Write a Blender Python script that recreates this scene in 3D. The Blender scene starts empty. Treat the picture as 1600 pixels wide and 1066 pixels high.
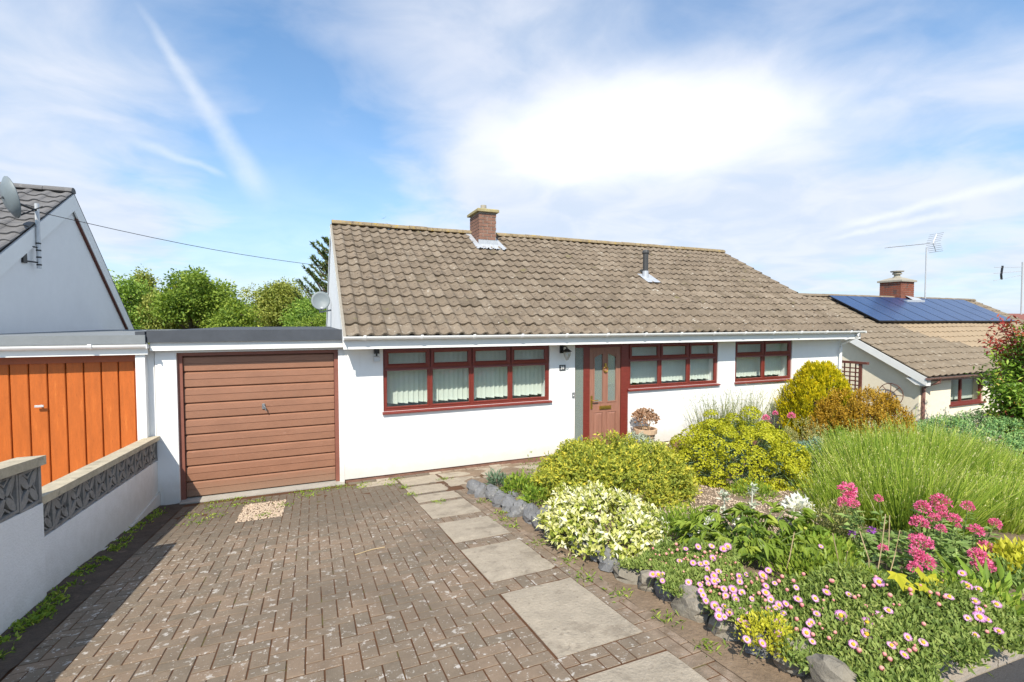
import bpy, math, random
import numpy as np
from mathutils import Vector, Matrix, Euler
random.seed(7)
RNG = np.random.default_rng(11)
R = math.radians
SC = bpy.context.scene
COL = SC.collection

# ------------------------------------------------------------------ camera, sky, sun, exposure
YAW, PITCH, EYE = R(22.70), R(2.29), 2.57
cam_d = bpy.data.cameras.new('camera'); cam = bpy.data.objects.new('camera', cam_d); COL.objects.link(cam)
cam_d.sensor_width = 36; cam_d.lens = 36 * 750 / 1600; cam_d.clip_start = .05; cam_d.clip_end = 3000
cam.location = (0, -8, EYE); cam.rotation_euler = (R(90) - PITCH, 0, -YAW)
SC.camera = cam
SUN_D = Vector((.46, .87, -1.0)).normalized()
SC.view_settings.view_transform = 'Standard'; SC.view_settings.look = 'None'
SC.view_settings.exposure = 0.62; SC.view_settings.gamma = 1.0; SC.view_settings.use_curve_mapping = False
sun_d = bpy.data.lights.new('sun', 'SUN'); sun_d.energy = 4.2; sun_d.angle = R(.5); sun_d.color = (1, .93, .81)
sun = bpy.data.objects.new('sun', sun_d); COL.objects.link(sun)
sun.rotation_euler = SUN_D.to_track_quat('-Z', 'Y').to_euler()

class NT:
    def __init__(s, tree): s.t = tree; tree.nodes.clear()
    def n(s, typ, **kw):
        nd = s.t.nodes.new(typ)
        ins = kw.pop('ins', {})
        for k, v in kw.items(): setattr(nd, k, v)
        for k, v in ins.items():
            i = nd.inputs[k]
            if hasattr(v, 'is_output'): s.t.links.new(v, i)
            else: i.default_value = v
        return nd
    def math(s, op, a, b=0.0, c=None, clamp=False):
        nd = s.n('ShaderNodeMath', operation=op, use_clamp=clamp, ins={0: a, 1: b})
        if c is not None:
            if hasattr(c, 'is_output'): s.t.links.new(c, nd.inputs[2])
            else: nd.inputs[2].default_value = c
        return nd.outputs[0]
    def dot(s, a, v):
        return s.n('ShaderNodeVectorMath', operation='DOT_PRODUCT', ins={0: a, 1: v}).outputs['Value']
    def mix(s, f, a, b, typ='MIX'):
        nd = s.n('ShaderNodeMix', data_type='RGBA', blend_type=typ)
        for sock, v in ((nd.inputs[0], f), (nd.inputs[6], a), (nd.inputs[7], b)):
            if hasattr(v, 'is_output'): s.t.links.new(v, sock)
            else: sock.default_value = v if not isinstance(v, tuple) else (v + (1,) if len(v) == 3 else v)
        return nd.outputs[2]
    def noise(s, vec, scale, detail=4, rough=.55, dist=0.0):
        return s.n('ShaderNodeTexNoise', ins={'Vector': vec, 'Scale': scale, 'Detail': detail, 'Roughness': rough, 'Distortion': dist}).outputs['Fac']
    def ramp(s, f, stops, interp='LINEAR'):
        nd = s.n('ShaderNodeValToRGB', ins={0: f}); cr = nd.color_ramp; cr.interpolation = interp
        while len(cr.elements) < len(stops): cr.elements.new(.5)
        for e, (p, c) in zip(cr.elements, stops):
            e.position = p; e.color = c + (1,) if len(c) == 3 else c
        return nd.outputs[0]
    def step(s, f, a, b):
        return s.n('ShaderNodeMapRange', interpolation_type='SMOOTHSTEP', ins={0: f, 1: a, 2: b, 3: 0.0, 4: 1.0}).outputs[0]

def build_sky():
    w = bpy.data.worlds.new('World'); SC.world = w; w.use_nodes = True
    t = NT(w.node_tree)
    sky = t.n('ShaderNodeTexSky', sky_type='NISHITA', sun_disc=False)
    sky.sun_elevation = math.asin(-SUN_D.z); sky.sun_rotation = math.atan2(-SUN_D.x, -SUN_D.y)
    sky.air_density = 1.0; sky.dust_density = .6; sky.ozone_density = 2.0
    d = t.n('ShaderNodeTexCoord').outputs['Generated']
    d = t.n('ShaderNodeVectorMath', operation='NORMALIZE', ins={0: d}).outputs[0]
    z = t.dot(d, (0, 0, 1))
    zc = t.math('MAXIMUM', z, 0.0)
    # flat cloud deck seen in perspective
    inv = t.math('DIVIDE', 1.0, t.math('ADD', zc, .18))
    p = t.n('ShaderNodeVectorMath', operation='SCALE', ins={0: d, 'Scale': inv}).outputs[0]
    n1 = t.noise(p, .95, 6, .50, .35)
    n2 = t.noise(p, 3.2, 6, .54, .5)
    veil = t.math('ADD', t.math('MULTIPLY', n1, .75), t.math('MULTIPLY', n2, .25))
    def blob(c, su, sv, warp=.0):
        c = Vector(c).normalized(); ru = Vector((c.y, -c.x, 0)).normalized(); rv = ru.cross(c)
        if rv.z < 0: rv = -rv
        e = t.n('ShaderNodeVectorMath', operation='SUBTRACT', ins={0: d, 1: tuple(c)}).outputs[0]
        if warp:
            nn = t.n('ShaderNodeTexNoise', ins={'Vector': p, 'Scale': 2.6, 'Detail': 6.0}).outputs['Color']
            nn = t.n('ShaderNodeVectorMath', operation='SUBTRACT', ins={0: nn, 1: (.5, .5, .5)}).outputs[0]
            nn = t.n('ShaderNodeVectorMath', operation='SCALE', ins={0: nn, 'Scale': warp}).outputs[0]
            e = t.n('ShaderNodeVectorMath', operation='ADD', ins={0: e, 1: nn}).outputs[0]
        u = t.math('DIVIDE', t.dot(e, tuple(ru)), su); v = t.math('DIVIDE', t.dot(e, tuple(rv)), sv); k = t.math('DIVIDE', t.dot(e, tuple(c)), .8)
        q = t.math('ADD', t.math('MULTIPLY', u, u), t.math('ADD', t.math('MULTIPLY', v, v), t.math('MULTIPLY', k, k)))
        return t.math('EXPONENT', t.math('MULTIPLY', q, -1.0))
    white = t.math('MAXIMUM', blob((.57, .75, .355), .30, .085, .08), blob((.45, .82, .335), .15, .075, .10))
    low = blob((.60, .77, .20), .50, .13, .10)
    low2 = blob((.80, .58, .12), .34, .10, .08)
    left = blob((-.33, .90, .26), .22, .15, .08)
    hole = blob((-.02, .92, .38), .20, .20, .10)
    hole2 = blob((.87, .42, .24), .20, .06, .08)
    cov = t.math('ADD', veil, t.math('MULTIPLY', left, .16))
    cov = t.math('ADD', cov, t.math('MULTIPLY', low, .30))
    cov = t.math('ADD', cov, t.math('MULTIPLY', low2, .22))
    cov = t.math('ADD', cov, t.math('MULTIPLY', white, .45))
    cov = t.math('SUBTRACT', cov, t.math('MULTIPLY', hole, .30))
    cov = t.math('SUBTRACT', cov, t.math('MULTIPLY', hole2, .12))
    cov = t.math('MULTIPLY', t.step(cov, .27, .76), .95)
    hz = t.math('MULTIPLY', t.math('EXPONENT', t.math('MULTIPLY', zc, -4.6)), 1.0)
    cov = t.math('MAXIMUM', cov, hz)
    def trail(a, b, wa, wb, k):
        a = Vector(a).normalized(); b = Vector(b).normalized(); nrm = a.cross(b).normalized(); tt = (b - a); L = tt.length; tt.normalize()
        al = t.math('DIVIDE', t.math('SUBTRACT', t.dot(d, tuple(tt)), a.dot(tt)), L)
        wid = t.math('ADD', t.math('MULTIPLY', al, wb - wa), wa)
        wob = t.math('MULTIPLY', t.math('SUBTRACT', t.noise(d, 26.0, 5), .5), .012)
        s = t.math('ABSOLUTE', t.math('ADD', t.dot(d, tuple(nrm)), wob))
        m = t.math('SUBTRACT', 1.0, t.step(t.math('DIVIDE', s, wid), .0, 1.0))
        e = t.math('MULTIPLY', t.step(al, -.05, .25), t.math('SUBTRACT', 1.0, t.step(al, .8, 1.05)))
        front = t.step(t.dot(d, tuple((a + b).normalized())), .6, .75)
        tex = t.math('ADD', .55, t.math('MULTIPLY', t.noise(d, 40.0, 6, .65), .8))
        return t.math('MULTIPLY', t.math('MULTIPLY', m, t.math('MULTIPLY', e, front)), t.math('MULTIPLY', tex, k))
    tr = None
    for a in (((-.225, .862, .46), (-.062, .975, .205), .007, .042, .42), ((-.26, .925, .285), (-.128, .96, .25), .014, .008, .34),
              ((.812, .555, .155), (.935, .31, .205), .009, .014, .65), ((.81, .56, .14), (.90, .40, .165), .007, .009, .55)):
        q = trail(*a); tr = q if tr is None else t.math('MAXIMUM', tr, q)
    cov = t.math('MINIMUM', cov, 1.0)
    blue = t.mix(1.0, sky.outputs[0], SKY_TINT, 'MULTIPLY')
    shade = t.mix(t.step(n2, .3, .7), CLOUD_A, CLOUD_B)
    cloud = t.mix(t.step(white, .04, .98), shade, CLOUD_W)
    c = t.mix(cov, blue, cloud)
    c = t.mix(t.math('MINIMUM', tr, 1.0), c, (6.6, 6.9, 7.2))
    c = t.mix(t.step(z, -.02, -.10), c, (1.6, 1.7, 1.5))
    bg = t.n('ShaderNodeBackground', ins={0: c, 1: SKY_STRENGTH})
    o = t.n('ShaderNodeOutputWorld'); t.t.links.new(bg.outputs[0], o.inputs[0])
SKY_STRENGTH = .10
SKY_TINT = (.74, 1.20, 1.42); CLOUD_A = (4.7, 5.3, 6.3); CLOUD_B = (5.7, 6.0, 6.7); CLOUD_W = (8.3, 8.3, 8.5)
build_sky()

# ------------------------------------------------------------------ materials
def mat(name, col, rough=.7, var=.18, scale=6.0, bump=0.0, bscale=60.0, spots=(), spec=.35, metallic=0.0, detail=5, streak=None, hue2=None, film=False, grime=None):
    """Principled surface; colour breaks up with noise at two scales, spots = ((colour, scale, threshold, softness, amount), ...)."""
    m = bpy.data.materials.new(name); m.use_nodes = True; t = NT(m.node_tree)
    pos = t.n('ShaderNodeNewGeometry').outputs['Position']
    if streak: pos = t.n('ShaderNodeVectorMath', operation='MULTIPLY', ins={0: pos, 1: streak}).outputs[0]
    a = t.noise(pos, scale, detail, .6)
    b = t.noise(pos, scale * 7.3, 3, .6)
    f = t.math('ADD', t.math('MULTIPLY', a, .65), t.math('MULTIPLY', b, .35))
    lo = tuple(c * (1 - var) for c in col); hi = tuple(min(1, c * (1 + var)) for c in (hue2 or col))
    c = t.ramp(f, [(.30, lo), (.70, hi)])
    for sc_, s_s, th, soft, amt in spots:
        q = t.noise(pos, s_s, 5, .62)
        c = t.mix(t.math('MULTIPLY', t.step(q, th, th + soft), amt), c, sc_)
    if film:   # silt washed down the sloping drive and settled before the garage
        yy = t.n('ShaderNodeSeparateXYZ', ins={0: pos}).outputs['Y']; q = t.math('ADD', yy, t.math('MULTIPLY', t.noise(pos, 1.6, 5), 1.6))
        c = t.mix(t.math('MULTIPLY', t.step(q, -1.9, -.5), .72), c, (.135, .112, .085))
        xx = t.n('ShaderNodeSeparateXYZ', ins={0: pos}).outputs['X']; q = t.math('ADD', xx, t.math('MULTIPLY', t.math('SUBTRACT', t.noise(pos, 5.0, 5), .5), .34))
        c = t.mix(t.math('MULTIPLY', t.step(q, 1.82, 1.98), .80), c, t.ramp(t.noise(pos, 14.0, 5), [(.35, (.20, .145, .10)), (.7, (.36, .27, .20))]))
    if grime:  # splashed earth along the foot and faint rain streaks
        z = t.n('ShaderNodeSeparateXYZ', ins={0: pos}).outputs['Z']
        q = t.math('ADD', t.math('MULTIPLY', t.noise(pos, 7.0, 6, .7), .9), t.math('MULTIPLY', z, -1.6 / grime[0]))
        c = t.mix(t.math('MULTIPLY', t.step(q, -.95, .15), grime[1]), c, grime[2])
        sv = t.n('ShaderNodeVectorMath', operation='MULTIPLY', ins={0: pos, 1: (9, 9, .55)}).outputs[0]
        c = t.mix(t.math('MULTIPLY', t.step(t.noise(sv, 1.0, 5, .6), .58, .74), grime[1] * .35), c, grime[2])
    bs = t.n('ShaderNodeBsdfPrincipled', ins={'Base Color': c, 'Roughness': rough, 'Metallic': metallic, 'Specular IOR Level': spec})
    if bump:
        h = t.noise(pos, bscale, 6, .65)
        bp = t.n('ShaderNodeBump', ins={'Height': h, 'Strength': bump, 'Distance': .01})
        t.t.links.new(bp.outputs[0], bs.inputs['Normal'])
    o = t.n('ShaderNodeOutputMaterial'); t.t.links.new(bs.outputs[0], o.inputs[0])
    return m

def leaf_mat(name, stops, transl=.35, rough=.55, spec=.25):
    m = bpy.data.materials.new(name); m.use_nodes = True; t = NT(m.node_tree)
    at = t.n('ShaderNodeAttribute', attribute_name='tint')
    c = t.ramp(at.outputs['Fac'], stops)
    bs = t.n('ShaderNodeBsdfPrincipled', ins={'Base Color': c, 'Roughness': rough, 'Specular IOR Level': spec})
    tc = t.mix(1.0, c, (1.0, 1.0, .55), 'MULTIPLY')
    tr = t.n('ShaderNodeBsdfTranslucent', ins={'Color': tc})
    mx = t.n('ShaderNodeMixShader', ins={0: transl, 1: bs.outputs[0], 2: tr.outputs[0]})
    o = t.n('ShaderNodeOutputMaterial'); t.t.links.new(mx.outputs[0], o.inputs[0])
    return m

def glass_mat(name, tint=(.96, .985, .975), refl=.8, body=None, frost=0.0):
    m = bpy.data.materials.new(name); m.use_nodes = True; t = NT(m.node_tree)
    fc = t.n('ShaderNodeLayerWeight', ins={'Blend': .5}).outputs['Facing']
    fr = t.math('MULTIPLY', t.math('ADD', .045, t.math('MULTIPLY', t.math('POWER', fc, 5.0), .95)), refl, clamp=True)
    tr = t.n('ShaderNodeBsdfTransparent', ins={'Color': tint + (1,)})
    gl = t.n('ShaderNodeBsdfGlossy', ins={'Roughness': .02, 'Color': (.95, .97, 1, 1)})
    thru = tr.outputs[0]
    if frost:
        df = t.n('ShaderNodeBsdfDiffuse', ins={'Color': body + (1,)}); thru = t.n('ShaderNodeMixShader', ins={0: frost, 1: thru, 2: df.outputs[0]}).outputs[0]
    mx = t.n('ShaderNodeMixShader', ins={0: fr, 1: thru, 2: gl.outputs[0]})
    o = t.n('ShaderNodeOutputMaterial'); t.t.links.new(mx.outputs[0], o.inputs[0])
    return m

M = {}
M['render'] = mat('white_render', (.80, .80, .79), .85, .035, 1.2, .25, 160, spots=(((.62, .60, .55), 2.3, .66, .12, .25),), grime=(.55, .45, (.42, .36, .28)))
M['render_old'] = mat('white_wall_render', (.76, .76, .75), .85, .05, 1.5, .7, 55, spots=(((.45, .43, .40), 3.0, .62, .15, .35), ((.38, .38, .33), 14, .70, .08, .4)), grime=(1.0, .5, (.36, .34, .28)))
M['cream'] = mat('cream_render', (.82, .74, .58), .9, .06, 1.5, .35, 90, spots=(((.50, .46, .38), 2, .6, .2, .3),))
M['grey_render'] = mat('pale_grey_render', (.78, .78, .77), .9, .04, 1.0, .3, 110)
M['upvc'] = mat('white_plastic', (.80, .80, .79), .35, .03, 3, spots=(((.5, .48, .42), 6, .66, .1, .3),))
M['fascia'] = mat('white_fascia', (.78, .78, .76), .45, .04, 3, spots=(((.55, .53, .47), 5, .64, .15, .3),))
M['soffit'] = mat('soffit_board', (.70, .69, .64), .6, .05, 3)
M['rosewood'] = mat('rosewood_frame', (.170, .031, .023), .33, .22, 3, spec=.45, streak=(3, 3, 14))
M['door_wood'] = mat('door_leaf_brown', (.29, .140, .098), .42, .18, 3, .15, 90, streak=(10, 10, 1.2))
M['brass'] = mat('brass', (.60, .40, .10), .3, .15, 20, metallic=.9)
M['garage_brown'] = mat('garage_brown_paint', (.285, .140, .087), .5, .12, 2.5, .08, 80, spots=(((.40, .22, .16), 9, .66, .05, .5), ((.14, .055, .035), 4, .68, .1, .4)), streak=(1, 1, 2.5), grime=(.9, .5, (.24, .17, .12)))
M['garage_frame'] = mat('garage_frame_paint', (.22, .085, .06), .5, .15, 4, spots=(((.38, .22, .17), 12, .68, .05, .4),))
M['orange_wood'] = mat('orange_stained_plank', (.44, .110, .018), .5, .20, 3.0, .2, 60, spots=(((.30, .062, .010), 10, .66, .06, .55), ((.62, .22, .05), 3, .6, .15, .4), ((.20, .05, .012), 34, .63, .05, .7)), streak=(6, 6, .8))
M['orange_frame'] = mat('red_brown_frame', (.32, .085, .035), .5, .15, 4)
M['felt'] = mat('grey_roof_felt', (.065, .072, .085), .85, .15, 2, .3, 120, spots=(((.12, .125, .13), 3, .6, .15, .5),))
M['felt_pale'] = mat('pale_grey_felt', (.20, .215, .225), .85, .1, 2, .3, 120, spots=(((.13, .14, .15), 5, .6, .15, .5),))
M['tile'] = mat('weathered_concrete_tile', (.198, .156, .114), .95, .28, 2.2, .9, 75,
    spots=(((.34, .29, .23), 5.5, .56, .14, .55), ((.075, .055, .040), 11, .56, .09, .8), ((.09, .068, .05), 34, .60, .06, .7), ((.52, .49, .43), 22, .655, .04, .85), ((.42, .27, .07), 7.5, .72, .05, .65)), spec=.15)
M['tile_pale'] = mat('paler_concrete_tile', (.222, .178, .132), .95, .26, 2.6, .9, 75, spots=(((.45, .42, .36), 14, .60, .08, .8), ((.10, .075, .055), 12, .58, .09, .7)), spec=.15)
M['tile_dark'] = mat('mossy_dark_tile', (.165, .130, .094), .95, .3, 3, .9, 75, spots=(((.30, .25, .18), 12, .60, .08, .7), ((.15, .14, .045), 6, .58, .1, .6)), spec=.15)
M['ridge'] = mat('lichen_ridge_tile', (.27, .21, .13), .95, .25, 4, .9, 60, spots=(((.40, .28, .06), 7, .54, .10, .75), ((.12, .09, .065), 13, .54, .08, .7), ((.36, .33, .27), 20, .64, .05, .6)), spec=.1)
M['tile_grey'] = mat('grey_concrete_tile', (.155, .150, .150), .9, .2, 3, .6, 60, spots=(((.27, .265, .26), 9, .62, .12, .6),), spec=.2)
M['tile_old'] = mat('lichened_grey_tile', (.215, .172, .125), .95, .22, 1.6, .8, 50, spots=(((.38, .34, .27), 6, .56, .14, .6), ((.13, .11, .085), 11, .6, .1, .5)), spec=.1)
M['tile_clean'] = mat('rain_washed_tile', (.315, .240, .160), .9, .10, 2, .4, 50, spec=.15)
M['underlay'] = mat('roof_underlay', (.08, .07, .06), .95)
M['mortar'] = mat('grey_mortar', (.30, .275, .235), .95, .15, 12, .4, 90)
M['brick'] = mat('red_brown_brick', (.225, .120, .085), .9, .35, 9, .5, 90, spots=(((.28, .20, .16), 14, .64, .08, .6),))
M['brick_red'] = mat('red_stained_brick', (.24, .075, .042), .9, .4, 5, .4, 60, spots=(((.07, .05, .045), 5, .52, .12, .8), ((.52, .34, .24), 16, .68, .06, .7)))
M['lead'] = mat('lead_flashing', (.42, .44, .47), .5, .15, 9, spec=.4, metallic=.2)
M['lichen_cap'] = mat('lichened_cap', (.33, .28, .15), .95, .25, 9, .6, 60, spots=(((.45, .36, .10), 12, .55, .1, .7),))
M['pot_clay'] = mat('old_chimney_pot', (.34, .31, .25), .9, .2, 12, .3)
M['vent'] = mat('dark_vent_pipe', (.055, .055, .055), .5, .1, 8)
M['black'] = mat('black_metal', (.012, .012, .013), .4, .1, 8, spec=.5)
M['grey_metal'] = mat('grey_metal', (.30, .31, .32), .4, .12, 10, metallic=.6)
M['galv'] = mat('pale_galvanised', (.55, .56, .57), .42, .10, 10, metallic=.35)
M['dish'] = mat('satellite_dish_grey', (.17, .20, .215), .5, .06, 4)
M['slate'] = mat('dark_slate', (.05, .055, .06), .5, .2, 20)
M['white_ink'] = mat('white_number', (.80, .80, .78), .5, .02)
M['blind'] = None
M['dim_room'] = mat('dim_hall', (.45, .46, .42), .9, .2, 3)
M['glass'] = glass_mat('window_glass')
M['glass_dim'] = glass_mat('obscure_glass', (.80, .86, .82), 1.3, (.36, .40, .37), .42)
def cloth_mat(name, col, tr):
    m = bpy.data.materials.new(name); m.use_nodes = True; t = NT(m.node_tree)
    a = t.n('ShaderNodeBsdfDiffuse', ins={'Color': col + (1,)}); b = t.n('ShaderNodeBsdfTranslucent', ins={'Color': col + (1,)})
    mx = t.n('ShaderNodeMixShader', ins={0: tr, 1: a.outputs[0], 2: b.outputs[0]}); o = t.n('ShaderNodeOutputMaterial'); t.t.links.new(mx.outputs[0], o.inputs[0]); return m
M['blind'] = cloth_mat('ivory_blind_fabric', (.86, .89, .82), .42)
M['concrete'] = mat('pale_concrete', (.36, .34, .30), .92, .15, 3, .5, 60, spots=(((.22, .20, .17), 5, .6, .12, .5),))
M['coping'] = mat('lichened_coping', (.46, .40, .29), .95, .25, 6, .7, 70, spots=(((.22, .19, .14), 9, .58, .1, .6), ((.45, .42, .34), 14, .66, .06, .5)))
M['screen_block'] = mat('weathered_screen_block', (.25, .238, .22), .95, .3, 6, .8, 60, spots=(((.09, .085, .08), 5, .54, .14, .7), ((.36, .35, .33), 18, .66, .06, .6)))
PAV_SP = (((.54, .50, .45), 17, .590, .075, .85), ((.50, .46, .41), 42, .615, .05, .8), ((.30, .20, .12), 2.2, .60, .14, .35), ((.150, .118, .088), .8, .50, .22, .55), ((.085, .072, .06), 3.3, .62, .14, .4))
M['paver'] = mat('weathered_block_paver', (.222, .170, .122), .93, .18, 7, .7, 130, spots=PAV_SP, spec=.2, film=True)
M['paver_rosy'] = mat('rosy_block_paver', (.248, .182, .128), .93, .18, 7, .7, 130, spots=PAV_SP, spec=.2, film=True)
M['paver_dark'] = mat('dark_block_paver', (.198, .157, .115), .93, .18, 7, .7, 130, spots=PAV_SP, spec=.2, film=True)
M['joint'] = mat('rusty_mossy_joint', (.095, .042, .018), .97, .35, 5, .6, 60, spots=(((.10, .105, .028), 3.2, .58, .1, .7), ((.155, .12, .09), 1.7, .52, .16, .7)))
M['slab'] = mat('riven_paving_slab', (.36, .305, .235), .93, .20, 9, 1.0, 38, spots=(((.21, .172, .13), 4.2, .54, .14, .65), ((.20, .165, .125), 26, .60, .07, .55), ((.46, .41, .33), 38, .62, .07, .6)), spec=.2)
M['soil'] = mat('dark_soil', (.075, .056, .042), .97, .4, 6, 1.0, 40, spots=(((.17, .13, .10), 9, .6, .1, .6), ((.07, .09, .025), 3, .62, .1, .5)))
M['bed_soil'] = mat('garden_soil', (.21, .15, .10), .97, .35, 6, 1.0, 40, spots=(((.26, .20, .15), 12, .6, .1, .6),))
M['gravel'] = mat('beige_gravel_stone', (.42, .31, .21), .9, .35, 30, .3, 60, hue2=(.52, .41, .31))
M['asphalt'] = mat('tarmac', (.058, .056, .060), .9, .2, 5, .6, 140, spots=(((.11, .105, .10), 30, .64, .06, .6),))
M['kerbstone'] = mat('worn_concrete_edging', (.34, .29, .24), .93, .2, 5, .7, 50, spots=(((.20, .16, .12), 6, .55, .14, .6),))
M['grassland'] = mat('rough_ground', (.075, .085, .035), .97, .4, 2, .6, 20, spots=(((.13, .11, .07), 4, .56, .14, .7),))
M['rock'] = mat('grey_limestone_rock', (.165, .165, .168), .92, .38, 7, 1.0, 28, spots=(((.34, .33, .31), 10, .58, .1, .7), ((.26, .22, .15), 5, .62, .1, .5), ((.075, .075, .07), 12, .62, .08, .6)))
M['rock_tan'] = mat('tan_sandstone_rock', (.225, .20, .16), .92, .28, 7, 1.0, 24, spots=(((.11, .10, .09), 6, .58, .12, .6), ((.40, .37, .31), 14, .64, .06, .6)))
M['bark'] = mat('brown_bark', (.11, .08, .055), .95, .3, 8, .8, 30)
M['stem'] = mat('green_stem', (.14, .19, .055), .7, .2, 8)
M['dry_stem'] = mat('straw_stem', (.44, .33, .19), .8, .2, 10)
M['terracotta'] = mat('pale_terracotta', (.52, .37, .24), .85, .15, 6, .3)
M['trellis'] = mat('stained_trellis', (.13, .045, .032), .6, .2, 6)
M['brown_plastic'] = mat('brown_gutter', (.24, .13, .11), .4, .1, 4)
M['solar'] = mat('solar_cell_glass', (.020, .050, .135), .25, .12, 1.5, spec=.5)
M['solar_frame'] = mat('black_panel_frame', (.012, .013, .016), .4)
M['wire'] = mat('black_cable', (.02, .02, .022), .6)

# ------------------------------------------------------------------ object helpers
ORG = {}
def thing(name, label, cat, loc=(0, 0, 0), group=None):
    o = bpy.data.objects.new(name, None); COL.objects.link(o); o.location = loc; o.empty_display_size = .1
    ORG[o.name] = Vector(loc); tag(o, label, cat, group); return o
def tag(o, label=None, cat=None, group=None, kind=None):
    if label: o['label'] = label
    if cat: o['category'] = cat
    if group: o['group'] = group
    if kind: o['kind'] = kind
    return o
def link(name, me, parent=None, world=(0, 0, 0), rot=None, scale=None):
    o = bpy.data.objects.new(name, me); COL.objects.link(o)
    if parent is not None:
        o.parent = parent
        base = ORG[parent.name]
        o.location = Vector(world) - base
        ORG[o.name] = Vector(world)
    else:
        o.location = world; ORG[o.name] = Vector(world)
    if rot is not None: o.rotation_euler = rot
    if scale is not None: o.scale = scale if hasattr(scale, '__len__') else (scale,) * 3
    return o

class MB:
    def __init__(s): s.v = []; s.f = []; s.m = []
    def add(s, vs, fs, m=0):
        b = len(s.v); s.v += [tuple(v) for v in vs]; s.f += [tuple(b + i for i in f) for f in fs]; s.m += [m] * len(fs)
    def box(s, x0, x1, y0, y1, z0, z1, m=0):
        s.add([(x0, y0, z0), (x1, y0, z0), (x1, y1, z0), (x0, y1, z0), (x0, y0, z1), (x1, y0, z1), (x1, y1, z1), (x0, y1, z1)],
              [(0, 3, 2, 1), (4, 5, 6, 7), (0, 1, 5, 4), (1, 2, 6, 5), (2, 3, 7, 6), (3, 0, 4, 7)], m)
    def cbox(s, x0, x1, y0, y1, z0, z1, b, m=0):
        """box whose top edges are chamfered by b"""
        v = [(x0, y0, z0), (x1, y0, z0), (x1, y1, z0), (x0, y1, z0), (x0, y0, z1 - b), (x1, y0, z1 - b), (x1, y1, z1 - b), (x0, y1, z1 - b),
             (x0 + b, y0 + b, z1), (x1 - b, y0 + b, z1), (x1 - b, y1 - b, z1), (x0 + b, y1 - b, z1)]
        f = [(0, 3, 2, 1), (8, 9, 10, 11)]
        for i in range(4):
            j = (i + 1) % 4; f += [(i, j, 4 + j, 4 + i), (4 + i, 4 + j, 8 + j, 8 + i)]
        s.add(v, f, m)
    def prism(s, poly, c0, c1, axis='x', m=0):
        """extrude a polygon; axis x: poly is (y,z); axis y: poly is (x,z); axis z: poly is (x,y)"""
        def pt(a, b, c): return {'x': (c, a, b), 'y': (a, c, b), 'z': (a, b, c)}[axis]
        n = len(poly); v = [pt(a, b, c0) for a, b in poly] + [pt(a, b, c1) for a, b in poly]
        s.add(v, [tuple(range(n - 1, -1, -1)), tuple(range(n, 2 * n))] + [(i, (i + 1) % n, n + (i + 1) % n, n + i) for i in range(n)], m)
    def tube(s, pts, r, n=8, m=0, caps=True):
        pts = [Vector(p) for p in pts]; rs = r if hasattr(r, '__len__') else [r] * len(pts)
        rings = []; up = Vector((0, 0, 1))
        for i, p in enumerate(pts):
            d = (pts[min(i + 1, len(pts) - 1)] - pts[max(i - 1, 0)]).normalized()
            a = d.cross(up if abs(d.z) < .95 else Vector((1, 0, 0))).normalized(); b = a.cross(d)
            rings.append([p + (a * math.cos(2 * math.pi * k / n) + b * math.sin(2 * math.pi * k / n)) * rs[i] for k in range(n)])
        v = [q for r_ in rings for q in r_]; f = []
        for i in range(len(pts) - 1):
            for k in range(n):
                f.append((i * n + k, i * n + (k + 1) % n, (i + 1) * n + (k + 1) % n, (i + 1) * n + k))
        if caps: f += [tuple(range(n - 1, -1, -1)), tuple(range((len(pts) - 1) * n, len(pts) * n))]
        s.add(v, f, m)
    def lathe(s, prof, c=(0, 0, 0), n=16, m=0):
        v = []; f = []
        for r, z in prof: v += [(c[0] + r * math.cos(2 * math.pi * k / n), c[1] + r * math.sin(2 * math.pi * k / n), c[2] + z) for k in range(n)]
        for i in range(len(prof) - 1):
            for k in range(n): f.append((i * n + k, i * n + (k + 1) % n, (i + 1) * n + (k + 1) % n, (i + 1) * n + k))
        f += [tuple(range(n - 1, -1, -1)), tuple(range((len(prof) - 1) * n, len(prof) * n))]
        s.add(v, f, m)
    def mesh(s, name, mats, org=(0, 0, 0), smooth=False):
        me = bpy.data.meshes.new(name); o = Vector(org)
        me.from_pydata([(v[0] - o.x, v[1] - o.y, v[2] - o.z) for v in s.v], [], s.f)
        for k in (mats if isinstance(mats, (list, tuple)) else [mats]): me.materials.append(M[k] if isinstance(k, str) else k)
        me.polygons.foreach_set('material_index', s.m)
        if smooth: me.polygons.foreach_set('use_smooth', [True] * len(me.polygons))
        me.update(); return me
    def build(s, name, mats, parent=None, smooth=False, world=None):
        org = Vector(world) if world is not None else (ORG[parent.name] if parent is not None else Vector((0, 0, 0)))
        return link(name, s.mesh(name, mats, org, smooth), parent, org)

def np_mesh(name, V, F, mats, tint=None, mi=None, smooth=False):
    """V (n,3) float, F (m,3) int triangles"""
    me = bpy.data.meshes.new(name)
    me.vertices.add(len(V)); me.vertices.foreach_set('co', np.ascontiguousarray(V, np.float32).ravel())
    me.loops.add(F.size); me.loops.foreach_set('vertex_index', np.ascontiguousarray(F, np.int32).ravel())
    k = F.shape[1]
    me.polygons.add(len(F)); me.polygons.foreach_set('loop_start', np.arange(0, F.size, k, dtype=np.int32))
    me.polygons.foreach_set('loop_total', np.full(len(F), k, np.int32))
    for q in mats if isinstance(mats, (list, tuple)) else [mats]: me.materials.append(M[q] if isinstance(q, str) else q)
    if mi is not None: me.polygons.foreach_set('material_index', np.ascontiguousarray(mi, np.int32))
    if smooth: me.polygons.foreach_set('use_smooth', np.ones(len(F), bool))
    me.update(calc_edges=True)
    if tint is not None:
        a = me.attributes.new('tint', 'FLOAT', 'FACE'); a.data.foreach_set('value', np.ascontiguousarray(tint, np.float32))
    return me

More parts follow.
